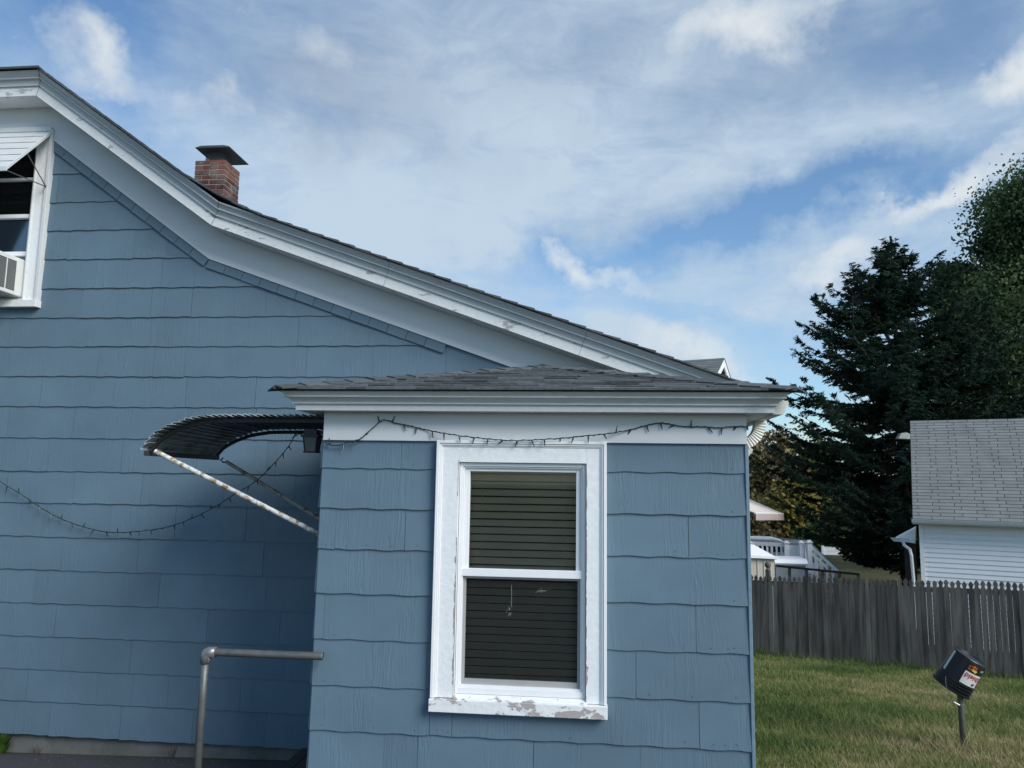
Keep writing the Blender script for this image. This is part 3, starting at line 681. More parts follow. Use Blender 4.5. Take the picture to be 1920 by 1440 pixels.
# frieze around the porch, mitred cornice
OV, OV2 = .135, .228
zcb = P(1000, 771.5, Y=YP - OV).z
mb = MB(); fx0 = P(607, 800, Y=YP - .022).x; fx1 = P(1400, 800, Y=YP - .022).x
mb.box(fx0, fx1, YP - .024, YP + .01, ztp, zcb + .02); mb.box(fx0, fx0 + .022, YP + .01, YW - .005, ztp, zcb + .02); mb.box(fx1 - .022, fx1, YP + .01, YW - .005, ztp, zcb + .02)
house.add(mb, 'porch_frieze', M['frieze'], bevel=.002)
cprof = [(0, -.10), (0, 0), (.039, 0), (.039, .017), (.047, .018), (.047, .013), (.050, .016), (.058, .021), (.067, .031), (.076, .044), (.076, .056), (.085, .057), (.085, .052), (.090, .056), (.104, .066), (.118, .086), (.118, -.05)]
def porch_path(o):       # offset o outward of (porch wall + OV)
    return [(XL - OV - o, YW - .03), (XL - OV - o, YP - OV - o), (XR + OV + o, YP - OV - o), (XR + OV + o, YW - .03)]
mb = MB(); lines = [[Vector((x, y, zcb + n)) for x, y in porch_path(o)] for n, o in cprof]
for a_, b_ in zip(lines, lines[1:]):
    for i in range(3): mb.quad(a_[i], a_[i + 1], b_[i + 1], b_[i])
house.add(mb, 'porch_cornice', M['trim'])
mb = MB(); e0, e1 = XL - OV + .002, XR + OV - .002
mb.box(e0, e1, YP - OV + .002, YP - .0245, zcb + .004, zcb + .018); mb.box(e0, fx0 - .001, YP - .0245, YW - .03, zcb + .004, zcb + .018); mb.box(fx1 + .001, e1, YP - .0245, YW - .03, zcb + .004, zcb + .018)
house.add(mb, 'porch_soffit', M['frieze'])
# porch roof
ze = zcb + .121; EO = .092
ex0, ex1, ey0 = XL - OV - EO, XR + OV + EO, YP - OV - EO
half = (ex1 - ex0) / 2; apy = ey0 + half; apx = (ex0 + ex1) / 2
zap = zfor(apx, apy, 688)
tl = (zap - ze) / half
mb = MB()
ncr = 13
def ptf(face, d, u, h=0):       # d inset from the eave, u along the eave 0..1
    z = ze + tl * d + h
    if face == 'f': x0, x1 = ex0 + d, ex1 - d; return Vector((x0 + (x1 - x0) * u, ey0 + d, z))
    y0 = ey0 + d; y1 = YW - .03
    if face == 'l': return Vector((ex0 + d, y1 + (y0 - y1) * u, z))
    return Vector((ex1 - d, y0 + (y1 - y0) * u, z))
for face in 'flr':
    for i in range(ncr):
        d0, d1 = half * i / ncr, half * (i + 1) / ncr
        length = (ptf(face, d0, 0) - ptf(face, d0, 1)).length
        u = 0
        while u < 1:
            du = R.choice((.12, .17, .22, .3)) / max(.3, length); v = min(1, u + du)
            if 1 - v < .03: v = 1
            mb.cur = R.random(); j = R.uniform(-.006, .010); th = R.choice((.0085, .010, .013)); dd0 = max(0, d0 - j) - (.012 if i == 0 else 0); lift = R.uniform(0, .003)
            e = min(d1 + .03, half - .001)
            c = [ptf(face, dd0, u, th + lift - .008 if i else -.002), ptf(face, dd0, v, th + lift - .008 if i else -.002), ptf(face, e, u, -.002), ptf(face, e, v, -.002), ptf(face, dd0, u, th + lift), ptf(face, dd0, v, th + lift), ptf(face, e, u, .0), ptf(face, e, v, .0)]
            mb.hexa(c); u = v
# hip and ridge caps
def cap(p, q, wdt, n0):
    d = (q - p); l = d.length; n = int(l / .15); t = d / l; sd = Vector((-t.y, t.x, 0)).normalized()
    for i in range(n):
        a_, b_ = p + t * (l * i / n), p + t * (l * (i + 1) / n + .03); mb.cur = R.random(); hi = .010 + R.uniform(0, .009); lo2 = .006
        dn = Vector((0, 0, -wdt * tl * .7))
        for s_ in (1, -1):
            mb.hexa([a_ + sd * s_ * wdt + dn + Vector((0, 0, hi - .008)), a_ + Vector((0, 0, hi - .004)), b_ + sd * s_ * wdt + dn + Vector((0, 0, lo2 - .008)), b_ + Vector((0, 0, lo2 - .004)),
                     a_ + sd * s_ * wdt + dn + Vector((0, 0, hi)), a_ + Vector((0, 0, hi + .006)), b_ + sd * s_ * wdt + dn + Vector((0, 0, lo2)), b_ + Vector((0, 0, lo2 + .006))])
AP = Vector((apx, apy, zap))
cap(Vector((ex0 - .005, ey0 - .005, ze + .004)), AP, .11, 0); cap(Vector((ex1 + .005, ey0 - .005, ze + .004)), AP, .11, 0)
if apy < YW - .05: cap(Vector((apx, apy - .05, zap)), Vector((apx, YW - .03, zap)), .11, 0)
house.add(mb, 'porch_roof', M['roof'])
mb = MB(); c = [Vector((ex0 + .004, ey0 + .004, ze - .012)), Vector((ex1 - .004, ey0 + .004, ze - .012)), Vector((ex1 - .004, YW - .03, ze - .012)), Vector((ex0 + .004, YW - .03, ze - .012))]
mb.prism(c, (0, 0, .0095))
a4 = [Vector((ex0 + .01, ey0 + .01, ze - .0015)), Vector((ex1 - .01, ey0 + .01, ze - .0015)), Vector((ex1 - .01, YW - .035, ze - .0015)), Vector((ex0 + .01, YW - .035, ze - .0015))]
ap_, ap2 = Vector((apx, apy, zap - .004)), Vector((apx, max(apy, YW - .035), zap - .004))
mb.poly([a4[0], a4[1], ap_]); mb.poly([a4[1], a4[2], ap2, ap_]); mb.poly([a4[3], a4[0], ap_, ap2])
house.add(mb, 'porch_roof_deck', M['roofedge'])  # near-black deck colour paints the shadow gaps under the lifted shingle tabs

# gutter and downspout at the right eave
mb = MB(); gx = XR + OV + .052; gy0, gy1 = YP - OV + .10, YW - .1; gz = zcb + .045
gp = [(-.045, .035), (-.045, -.045), (.02, -.045), (.035, -.03), (.04, -.005), (.055, .012), (.058, .035), (.05, .035), (.045, .014), (.03, -.003), (.026, -.027), (.015, -.037), (-.038, -.037), (-.038, .035)]
mb.prism([(gx + a_ * .85, gy0, gz + b_) for a_, b_ in gp], (0, gy1 - gy0, 0)); mb.prism([(gx + a_ * .85, gy0 - .004, gz + b_) for a_, b_ in gp[:7]], (0, .003, 0))
house.add(mb, 'gutter', M['gutter'])
mb = MB()
dy = P(1440, 800, X=gx - .01).y
pts = []
tgt0 = Vector((gx - .01, 5.1, gz - .04)); 
for t in np.linspace(0, 1, 26):
    ang = t * radians(84); rr_ = .14
    pts.append(Vector((gx - .01 - rr_ * (1 - cos(ang)), 5.1, gz - .06 - rr_ * sin(ang))))
last = pts[-1]
def rectsweep(mb, pts, w, d, ribs=False):
    base = len(mb.v); n = len(pts)
    for k, p in enumerate(pts):
        t = (pts[min(k + 1, n - 1)] - pts[max(k - 1, 0)]).normalized(); yv = Vector((0, 1, 0)); xv = yv.cross(t).normalized()
        s_ = 1.0 + (.09 if (ribs and k % 2) else 0)
        for a_, b_ in ((-1, -1), (1, -1), (1, 1), (-1, 1)): mb.v.append(tuple(p + xv * a_ * d / 2 * s_ + yv * b_ * w / 2 * s_))
    for k in range(n - 1):
        for j in range(4): mb.face(base + k * 4 + j, base + k * 4 + (j + 1) % 4, base + (k + 1) * 4 + (j + 1) % 4, base + (k + 1) * 4 + j)
pts = [tgt0] + pts
rectsweep(mb, pts, .085, .062, True)
p2 = []
for t in np.linspace(0, 1, 14):
    p2.append(last + Vector((-(.10 * t), 0, -.035 * t)))
ex_ = XR + .05
lst = Vector((ex_ + .02, 5.1, last.z - .06))
rectsweep(mb, [last, Vector((ex_ + .05, 5.1, last.z - .03)), Vector((ex_, 5.1, last.z - .10)), Vector((ex_, 5.1, -2.3))], .08, .058)
house.add(mb, 'downspout', M['gutter'])

# ================================================================== windows
def frame_rect(mb, x0, x1, z0, z1, w, y0, y1, wt_=None, wb_=None):
    wt_ = w if wt_ is None else wt_; wb_ = w if wb_ is None else wb_
    mb.box(x0, x0 + w, y0, y1, z0, z1); mb.box(x1 - w, x1, y0, y1, z0, z1)
    mb.box(x0 + w, x1 - w, y0, y1, z1 - wt_, z1)
    if wb_ > 0: mb.box(x0 + w, x1 - w, y0, y1, z0, z0 + wb_)
def px_x(px, py, Y): return P(px, py, Y=Y).x
def px_z(px, py, Y): return P(px, py, Y=Y).z
# porch window
sy = P(972, 1316, Y=YP - .05).z
mb = MB()
cin_l = px_x(856, 1078, YP - .03); cin_r = px_x(1099, 1078, YP - .03); cin_t = px_z(980, 868, YP - .03)
mb.box(wl + .018, cin_l, YP - .034, YP + .01, sy + .001, wt - .018); mb.box(cin_r, wr - .018, YP - .034, YP + .01, sy + .001, wt - .018); mb.box(cin_l, cin_r, YP - .034, YP + .01, cin_t, wt - .018)
win = house.add(mb, 'window', M['casing'], bevel=.002)
mb = MB()
frame_rect(mb, wl, wr, sy + .001, wt, .018, YP - .052, YP + .01, wb_=0); frame_rect(mb, wl + .018, wr - .018, sy + .001, wt - .018, .012, YP - .045, YP - .0345, wb_=0)
frame_rect(mb, wl + .03, wr - .03, sy + .001, wt - .03, .008, YP - .039, YP - .0345, wb_=0)
house.add(mb, 'backband', M['vinyl'], under=win, bevel=.003)
mb = MB(); zs0 = px_z(972, 1342, YP - .06)
mb.box(wl - .004, wr + .004, YP - .066, YP - .002, zs0, sy - .002); mb.prism([(cin_l - .002, YP - .05, sy - .003), (cin_l - .002, YP - .05, sy + .004), (cin_l - .002, YP + .03, sy + .035), (cin_l - .002, YP + .03, sy - .003)], (cin_r - cin_l + .004, 0, 0))
house.add(mb, 'sill', M['sill'], under=win, bevel=.003)
fb = px_z(972, 1304, YP)        # bottom of vinyl frame
mb = MB(); 
fx_l, fx_r = cin_l + .003, cin_r - .003; ft = cin_t - .003
frame_rect(mb, fx_l, fx_r, fb, ft, .020, YP - .012, YP + .07, .020, .035)
frame_rect(mb, fx_l + .020, fx_r - .020, fb + .035, ft - .020, .010, YP - .002, YP + .07, .010, .012)
mb.box(fx_l, fx_r, YP - .02, YP + .05, fb - .035, fb - .002)
house.add(mb, 'vinyl_frame', M['vinyl'], under=win, bevel=.002)
for (xe, sg, za_, zb2, wmx, sd_) in ((cin_l, -1, sy + .01, cin_t - .45, .010, 3), (cin_l, -1, cin_t - .20, cin_t, .004, 6), (cin_r, 1, sy + .2, cin_t - .03, .005, 4), (cin_r, 1, sy + .01, sy + .2, .014, 9)):
    rr = random.Random(sd_); mb = MB(); z = za_; w0 = .004
    while z < zb2:
        z2 = z + rr.uniform(.006, .02); w1 = min(wmx, max(.001, w0 + rr.gauss(0, .0045)))
        mb.prism([(xe + sg * .0005, YP - .0362, z), (xe + sg * (w0 + .0005), YP - .0362, z), (xe + sg * (w1 + .0005), YP - .0362, z2), (xe + sg * .0005, YP - .0362, z2)], (0, .0015, 0)); z = z2; w0 = w1
    house.add(mb, 'bare_wood_edge', M['bare'], under=win)
ux0, ux1 = fx_l + .030, fx_r - .030
zm1, zm0 = px_z(975, 1068, YP + .01), px_z(975, 1083, YP + .01)
mb = MB(); frame_rect(mb, ux0, ux1, zm0, ft - .030, .028, YP + .012, YP + .045, .020, .045)
mb.box(ux0 - .012, ux1 + .012, YP - .006, YP + .012, zm0 + .002, zm1 + .002)
house.add(mb, 'upper_sash', M['vinyl'], under=win, bevel=.003)
mb = MB(); frame_rect(mb, ux0 - .005, ux1 + .005, fb + .047, zm0 - .001, .022, YP + .02, YP + .045, .012, .03)
house.add(mb, 'screen_frame', M['vinylgrey'], under=win, bevel=.002)
mb = MB(); mb.box(ux0 + .01, ux1 - .01, YP + .03, YP + .034, fb + .06, zm0 - .002); house.add(mb, 'insect_screen', M['screen'], under=win)
mb = MB(); mb.box(ux0 + .02, ux1 - .02, YP + .046, YP + .049, fb + .04, ft - .03); house.add(mb, 'pane', M['glass'], under=win)
mb = MB(); zz = fb + .05; ys = YP + .085; k = 0
while zz < ft - .02:
    mb.cur = R.random(); tz = R.uniform(-.0015, .0015)
    mb.hexa([Vector((ux0 - .01, ys, zz + tz)), Vector((ux1 + .01, ys, zz + tz * -1)), Vector((ux0 - .01, ys + .004, zz + tz - .002)), Vector((ux1 + .01, ys + .004, zz - tz - .002)),
             Vector((ux0 - .01, ys + .020, zz + .0355 + tz)), Vector((ux1 + .01, ys + .020, zz + .0355)), Vector((ux0 - .01, ys + .023, zz + .034)), Vector((ux1 + .01, ys + .023, zz + .034))]); zz += .0455
for fx in (.14, .86): 
    mb.tube([(ux0 + (ux1 - ux0) * fx, ys - .004, fb + .03), (ux0 + (ux1 - ux0) * fx, ys - .004, ft)], .0012, 4)
house.add(mb, 'blinds', M['blind'], under=win)
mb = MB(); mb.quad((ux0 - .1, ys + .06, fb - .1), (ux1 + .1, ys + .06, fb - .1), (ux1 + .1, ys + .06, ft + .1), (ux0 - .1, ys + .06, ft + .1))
house.add(mb, 'painted_room_dark', M['dark'], under=win)  # black sheet paints the unlit room and the shadow lines between slats
mb = MB()    # cobweb / lint on the screen
w0 = P(959, 1096, Y=YP + .028); w1 = P(959, 1138, Y=YP + .028); 
mb.tube([w0, (w0 + w1) / 2 + Vector((.001, 0, 0)), w1], .0007, 4)
for i in range(14):
    a_ = P(957 + R.gauss(0, 2), 1146 + R.gauss(0, 5), Y=YP + .027); mb.tube([a_, a_ + Vector((R.gauss(0, .006), 0, R.gauss(0, .008)))], .0007, 4)
cw_m = mat('cobweb', (.5, .5, .5), rough=.8); house.add(mb, 'cobweb', cw_m, under=win); mb = MB()
for i in range(12):
    a_ = P(1015 + R.gauss(0, 7), 1108 + R.gauss(0, 2), Y=YP + .027); mb.tube([a_, a_ + Vector((R.gauss(0, .010), 0, R.gauss(0, .004)))], .0007, 4)
house.add(mb, 'cobweb', cw_m, under=win)

# gable window (left)
lin_r = px_x(66, 330, YW - .03); lin_l = 2 * XC - lin_r; lsy = px_z(60, 563, YW - .04)
mb = MB(); mb.box(lin_r, lw_r - .02, YW - .036, YW + .01, lsy + .001, lw_t); mb.box(lw_l + .02, lin_l, YW - .036, YW + .01, lsy + .001, lw_t); mb.box(lin_l, lin_r, YW - .036, YW + .01, lw_t - .1, lw_t)
win2 = house.add(mb, 'window', M['casing'], bevel=.002); win2['label'] = 'gable window holding the air conditioner'
win['label'] = 'porch double hung window with closed blinds'
for x0_, x1_ in ((lw_r - .02, lw_r + .012), (lw_l - .012, lw_l + .02)):
    mb = MB(); mb.box(x0_, x1_, YW - .055, YW + .01, lsy + .001, lw_t); house.add(mb, 'backband', M['trim'], under=win2, bevel=.003)
for x0_, x1_ in ((lin_r, lin_r + .012), (lin_l - .012, lin_l)):
    mb = MB(); mb.box(x0_, x1_, YW - .048, YW - .0365, lsy + .001, lw_t - .1); house.add(mb, 'inner_bead', M['trim'], under=win2, bevel=.003)
mb = MB(); mb.box(lw_l - .02, lw_r + .02, YW - .075, YW - .002, lw_b, lsy - .001); house.add(mb, 'sill', M['peel'], under=win2, bevel=.004)
mb = MB(); frame_rect(mb, lin_l + .001, lin_r - .001, lsy + .002, lw_t - .101, .026, YW - .02, YW + .06)
mb2 = px_z(30, 406, YW); mb.box(lin_l + .027, lin_r - .027, YW - .01, YW + .05, mb2 - .018, mb2 + .018)
z3 = px_z(30, 476, YW); mb.box(lin_l + .027, lin_r - .027, YW - .005, YW + .05, z3 - .02, z3 + .02)
z4 = px_z(30, 336, YW); mb.box(lin_l + .027, lin_r - .027, YW + .0, YW + .05, z4 - .012, z4 + .012)
house.add(mb, 'sash', M['vinyl'], under=win2, bevel=.003)
mb = MB(); mb.box(lin_l + .02, lin_r - .02, YW + .03, YW + .033, lsy + .02, lw_t - .11); house.add(mb, 'pane', M['glass'], under=win2)
mb = MB(); mb.quad((lin_l - .1, YW + .2, lsy - .2), (lin_r + .1, YW + .2, lsy - .2), (lin_r + .1, YW + .2, lw_t + .1), (lin_l - .1, YW + .2, lw_t + .1)); house.add(mb, 'painted_room_dark', M['dark'], under=win2)  # darkness of the unlit room put into a black sheet behind the glass

# ---- air conditioner
axr = px_x(40, 520, YW - .02); ax0, ax1 = axr - .60, px_x(38, 515, YW - .06); az0 = px_z(38, 556, YW - .05); az1 = px_z(38, 486, YW - .05)
ac = Thing('air_conditioner', ((ax0 + ax1) / 2, YW - .25, az0), 'white window air conditioner sticking out of the gable window', 'air conditioner')
ay0, ay1 = YW - .36, YW + .05
mb = MB(); mb.box(ax0, ax1, ay0, ay1, az0, az1); ac.add(mb, 'case', M['acbody'], bevel=.008)
mb = MB(); n = 19
for grp in range(2):
    for i in range(n):
        z0 = az0 + .035 + (az1 - az0 - .07) * i / n; y0 = ay0 + .03 + grp * .115
        mb.box(ax1 + .0005, ax1 + .002, y0, y0 + .10, z0, z0 + (az1 - az0 - .07) / n * .68)
ac.add(mb, 'grille', M['black'])
mb = MB(); mb.box(ax1 + .003, lin_r - .03, YW - .012, YW + .0, az0 - .01, az1 + .01)
for i in range(6): mb.box(ax1 + .006 + i * .012, ax1 + .012 + i * .012, YW - .018, YW - .0125, az0, az1)
ac.add(mb, 'side_panel', mat('ac_side_curtain', (.45, .46, .44), rough=.6), bevel=.001)

# ---- aluminium awning above the gable window
aw_r = px_x(95, 245, YW - .06); aw_l = 2 * XC - aw_r; azt = px_z(95, 243, YW - .06)
fe = P(12, 314, X=aw_r); aw = Thing('window_awning', (XC, YW - .04, azt), 'white aluminium awning over the gable window with thin braces', 'awning')
mb = MB(); back = Vector((0, YW - .04, azt)); fr = Vector((0, fe.y, fe.z)); nsl = 6
for i in range(nsl):
    a_, b_ = back.lerp(fr, i / nsl), back.lerp(fr, (i + 1) / nsl)
    mb.hexa([Vector((aw_l, a_.y, a_.z - .006)), Vector((aw_r, a_.y, a_.z - .006)), Vector((aw_l, b_.y - .0, b_.z + .004)), Vector((aw_r, b_.y, b_.z + .004)),
             Vector((aw_l, a_.y, a_.z)), Vector((aw_r, a_.y, a_.z)), Vector((aw_l, b_.y, b_.z + .01)), Vector((aw_r, b_.y, b_.z + .01))])
aw.add(mb, 'slat_panel', M['whitemetal'])
mb = MB()
for xx in (aw_l, aw_r): mb.hexa([Vector((xx - .006, back.y, back.z - .03)), Vector((xx + .006, back.y, back.z - .03)), Vector((xx - .006, fr.y, fr.z - .022)), Vector((xx + .006, fr.y, fr.z - .022)), Vector((xx - .006, back.y, back.z + .01)), Vector((xx + .006, back.y, back.z + .01)), Vector((xx - .006, fr.y, fr.z + .012)), Vector((xx + .006, fr.y, fr.z + .012))])
mb.box(aw_l - .006, aw_r + .006, back.y - .02, back.y, back.z - .012, back.z + .03)
mb.box(aw_l - .006, aw_r + .006, fr.y - .008, fr.y + .004, fr.z - .03, fr.z + .01)
aw.add(mb, 'rim', M['whitemetal'], bevel=.002)
br = P(86, 350, Y=YW - .06)
for sgn in (1, -1):
    for t in (.55, 1.0):
        q = back.lerp(fr, t); mb = MB(); xx = aw_r - .01; p0 = Vector((xx, q.y, q.z - .02)); p1 = Vector((br.x, YW - .06, br.z))
        if sgn < 0: p0.x = 2 * XC - p0.x; p1.x = 2 * XC - p1.x
        mb.tube([p0, p1], .005, 6); aw.add(mb, 'brace', M['galv'])

# ================================================================== door awning
XO = -2.745; YN, YFAR = 4.78, 5.80
def zc_(px, py, Y=YN): p = P(px, py, Y=Y); return p.x, p.z
curve = [zc_(268, 838), zc_(288, 815), zc_(311, 801), zc_(348, 787), zc_(392, 780), zc_(448, 776), zc_(500, 774)]
curve = [(x, min(z, zcb - .012)) for x, z in curve] + [(XL - .015, zcb - .012)]
dawn = Thing('door_awning', (XL, 5.3, zcb), 'dark curved slatted metal awning over the side door of the porch', 'awning')
tot = 0; seg = []
for p, q in zip(curve, curve[1:]): l = hypot(q[0] - p[0], q[1] - p[1]); seg.append((tot, l, p, q)); tot += l
def cur(t):
    for (t0, l, p, q) in reversed(seg):
        if t >= t0 - 1e-9: u = min(1, (t - t0) / l); return Vector((p[0] + (q[0] - p[0]) * u, 0, p[1] + (q[1] - p[1]) * u))
mb = MB(); n = 30
tiltz = -.022
for i in range(n):
    a_, b_ = cur(tot * i / n), cur(tot * (i + 1) / n); t = (b_ - a_).normalized(); nn = Vector((-t.z, 0, t.x)); mb.cur = R.random()
    j0, j1 = R.uniform(-.012, .012), R.uniform(-.012, .012)
    lo_, hi_ = a_ - t * .014 + nn * .016, b_ + t * .004 - nn * .004      # louvre: lower edge lifted over the next one
    for (p, q) in ((lo_, hi_),):
        y0, y1 = YN + j0, YFAR + j1
        c = [Vector((p.x, y0, p.z - .003)), Vector((q.x, y0, q.z - .003)), Vector((p.x, y1, p.z - .003 + tiltz)), Vector((q.x, y1, q.z - .003 + tiltz)), Vector((p.x, y0, p.z)), Vector((q.x, y0, q.z)), Vector((p.x, y1, p.z + tiltz)), Vector((q.x, y1, q.z + tiltz))]
        mb.hexa(c)
    mb.hexa([Vector((lo_.x, YN + j0, lo_.z - .017)), Vector((lo_.x + .003, YN + j0, lo_.z - .017)), Vector((lo_.x, YFAR + j1, lo_.z - .017 + tiltz)), Vector((lo_.x + .003, YFAR + j1, lo_.z - .017 + tiltz)), Vector((lo_.x, YN + j0, lo_.z)), Vector((lo_.x + .003, YN + j0, lo_.z)), Vector((lo_.x, YFAR + j1, lo_.z + tiltz)), Vector((lo_.x + .003, YFAR + j1, lo_.z + tiltz))])
dawn.add(mb, 'slat_panel', M['awn'])
for yy, tz in ((YN + .09, 0), (YFAR - .05, tiltz)):
    mb = MB(); pts = [cur(tot * k / 24) for k in range(25)]
    for a_, b_ in zip(pts, pts[1:]):
        mb.hexa([Vector((a_.x, yy, a_.z - .034 + tz)), Vector((b_.x, yy, b_.z - .034 + tz)), Vector((a_.x, yy + .022, a_.z - .034 + tz)), Vector((b_.x, yy + .022, b_.z - .034 + tz)), Vector((a_.x, yy, a_.z - .008 + tz)), Vector((b_.x, yy, b_.z - .008 + tz)), Vector((a_.x, yy + .022, a_.z - .008 + tz)), Vector((b_.x, yy + .022, b_.z - .008 + tz))])
    dawn.add(mb, 'curved_rib', M['awnbar'])
mb = MB(); o_ = cur(0); mb.box(o_.x - .004, o_.x + .03, YN + .02, YFAR - .02, o_.z - .045 + tiltz / 2, o_.z - .012 + tiltz / 2)
dawn.add(mb, 'front_bar', M['awnbar'], bevel=.003)
def strut(p0, p1, r, m):
    d = p1 - p0; mb = MB(); mb.tube([p0, p0 + d * .33, p0 + d * .66, p1], r, 12); return dawn.add(mb, 'strut', m, smooth=False)
p0 = P(291, 846, Y=YN + .03); p1 = P(598, 1001, Y=YN + .03); d = p1 - p0; t = (XL - .01 - p0.x) / d.x; strut(p0, p0 + d * t, .0155, M['rust'])['label'] = 'rust speckled white strut'
p0b = P(425, 866, Y=YFAR - .03); p1b = P(600, 973, Y=YFAR - .25); d = p1b - p0b; t = (XL - .01 - p0b.x) / d.x; strut(p0b, p0b + d * t, .0145, M['rust2'])['label'] = 'dirty grey strut'
for q in (p0, p0b):
    mb = MB(); mb.tube([q + Vector((.01, 0, .0)), q + Vector((-.03, 0, -.004)), q + Vector((-.05, 0, .015)), q + Vector((-.03, 0, .03))], .006, 6); dawn.add(mb, 'hook', M['black'])

# ---- wall lamp
lp = P(586, 820, Y=4.98)
lamp = Thing('wall_lamp', (XL, 4.98, lp.z), 'small dark boxy lamp with frosted panes under the door awning', 'lamp')
lx = min(lp.x, XL - .085)
mb = MB(); mb.box(lx - .06, lx + .06, 4.92, 5.04, lp.z, lp.z + .016); mb.box(lx - .045, lx + .045, 4.935, 5.025, lp.z + .016, lp.z + .05); mb.box(XL - .016, XL - .012, 4.93, 5.03, lp.z - .06, lp.z + .06); mb.box(lx + .02, XL - .016, 4.97, 4.99, lp.z + .02, lp.z + .045)
lamp.add(mb, 'hood', M['awnbar'], bevel=.003)
mb = MB(); zb0 = lp.z - .095
mb.hexa([Vector((lx - .036, 4.944, zb0)), Vector((lx + .036, 4.944, zb0)), Vector((lx - .036, 5.016, zb0)), Vector((lx + .036, 5.016, zb0)), Vector((lx - .046, 4.934, lp.z)), Vector((lx + .046, 4.934, lp.z)), Vector((lx - .046, 5.026, lp.z)), Vector((lx + .046, 5.026, lp.z))])
lamp.add(mb, 'pane', mat('frosted_lamp_pane', (.14, .15, .145), rough=.5, var=.2))
mb = MB()
for sx in (-1, 1):
    for sy_ in (-1, 1): mb.tube([(lx + sx * .036, 4.98 + sy_ * .036, zb0), (lx + sx * .046, 4.98 + sy_ * .046, lp.z)], .005, 6)
mb.box(lx - .045, lx + .045, 4.935, 5.025, zb0 - .008, zb0)
lamp.add(mb, 'frame', M['awnbar'])

# ================================================================== string lights
def spline(pts, n=12):
    out = []
    for i in range(len(pts) - 1):
        p0, p1, p2, p3 = pts[max(0, i - 1)], pts[i], pts[i + 1], pts[min(len(pts) - 1, i + 2)]
        for k in range(n):
            t = k / n; out.append(.5 * ((2 * p1) + (p2 - p0) * t + (2 * p0 - 5 * p1 + 4 * p2 - p3) * t * t + (3 * p1 - p0 - 3 * p2 + p3) * t ** 3))
    return out + [pts[-1]]
bulb_mesh = None
def strand(label, pts, spacing, seed):
    global bulb_mesh
    rr = random.Random(seed); t = Thing('string_lights', pts[0], label, 'string lights')
    sp_ = spline(pts, 14); sp_ = [p + Vector((rr.uniform(-.001, .001), 0, rr.uniform(-.0015, .0015))) for p in sp_]
    mb = MB(); mb.tube(sp_, .003, 5); t.add(mb, 'wire', M['wire'])
    mb = MB()   # second twisted lead
    mb.tube([p + Vector((0, -.003 * cos(i * .9), .004 * sin(i * .9))) for i, p in enumerate(sp_)], .0018, 4); t.add(mb, 'twisted_lead', M['wire'])
    acc = .03
    for a_, b_ in zip(sp_, sp_[1:]):
        acc += (b_ - a_).length
        if acc > spacing:
            acc = rr.uniform(-.01, .015); ang = rr.choice((0, 0, pi)) + rr.gauss(0, .35)
            if bulb_mesh is None:
                m_ = MB(); m_.lathe([(.0, 0), (.0035, 0), (.0042, .012), (.0035, .018), (.0028, .020), (.0026, .030), (.0014, .036), (0, .038)], 7); o = m_.build('bulb', M['bulb'], t.e); bulb_mesh = o.data
            else: o = bpy.data.objects.new('bulb', bulb_mesh); COL.objects.link(o); o.parent = t.e
            o.location = b_ - t.loc; o.rotation_euler = (rr.gauss(0, .3), pi + ang, 0)
            o.scale = (1.2, 1.2, 1.15)
ys_ = YP - .034
ppx = [(606, 826), (616, 833), (635, 835), (655, 828), (675, 823), (695, 806), (718, 788), (740, 793), (770, 799), (800, 806), (830, 812), (870, 818), (915, 823), (955, 826), (1000, 825), (1050, 822), (1100, 817), (1140, 813), (1180, 806), (1215, 797), (1240, 793), (1265, 797), (1290, 800), (1320, 800), (1345, 802), (1375, 800), (1399, 800), (1402, 806)]
strand('dark string lights swagged along the white porch frieze above the window', [P(x, y, Y=(ys_ - (.03 if 815 < x < 1145 and y > 810 else 0))) for x, y in ppx], .088, 3)
mpx = [(570, 812, 5.05), (553, 818, 5.25), (540, 838, 5.4), (515, 868, 5.5), (480, 902, 5.6), (440, 927, 5.7), (405, 949, 5.8), (360, 972, 5.9), (310, 989, 6.0), (250, 997, 6.08), (205, 998, 6.1), (160, 989, 6.1), (115, 973, 6.1), (75, 951, 6.1), (40, 927, 6.1), (0, 902, 6.1), (-60, 850, 6.1), (-110, 800, 6.1)]
strand('dark string lights sagging across the blue main wall below the door awning', [P(x, y, Y=Y_) for x, y, Y_ in mpx], .105, 5)

# ================================================================== pipe handrail, steps
YH = YP - .085
ha = P(386, 1222, Y=YH); hb = P(605, 1229, Y=YH); hb = Vector((hb.x, YH, ha.z))
rail = Thing('pipe_handrail', (ha.x, YH, g(ha.x, YH)), 'galvanised pipe handrail with elbow beside the porch corner', 'handrail')
mb = MB(); mb.tube([ha + Vector((.05, 0, 0)), hb], .0225, 16, caps=False); mb.tube([hb, hb + Vector((-.02, 0, 0))], .018, 12)
rail.add(mb, 'top_rail', M['galv'], smooth=True)
mb = MB(); mb.tube([(ha.x, YH, ha.z - .05), (ha.x - .004, YH, -1.3), (ha.x - .008, YH, g(ha.x, YH) - .1)], .0225, 16); rail.add(mb, 'post', M['galv'], smooth=True)
mb = MB()
el_ = [Vector((ha.x + .062, YH, ha.z)), Vector((ha.x + .02, YH, ha.z)), Vector((ha.x + .006, YH, ha.z - .006)), Vector((ha.x, YH, ha.z - .02)), Vector((ha.x, YH, ha.z - .064))]
mb.tube(el_, [.031, .030, .031, .030, .031], 16); rail.add(mb, 'elbow', M['galv2'], smooth=True)
mb = MB(); mb.tube([hb + Vector((-.004, 0, 0)), hb + Vector((.002, 0, 0))], [.0232, .0232], 16, caps=False); rail.add(mb, 'cut_end', M['galv2'])
sx0 = P(563, 1403, Y=YW - .05).x; stz = P(563, 1404, Y=YW - .05).z
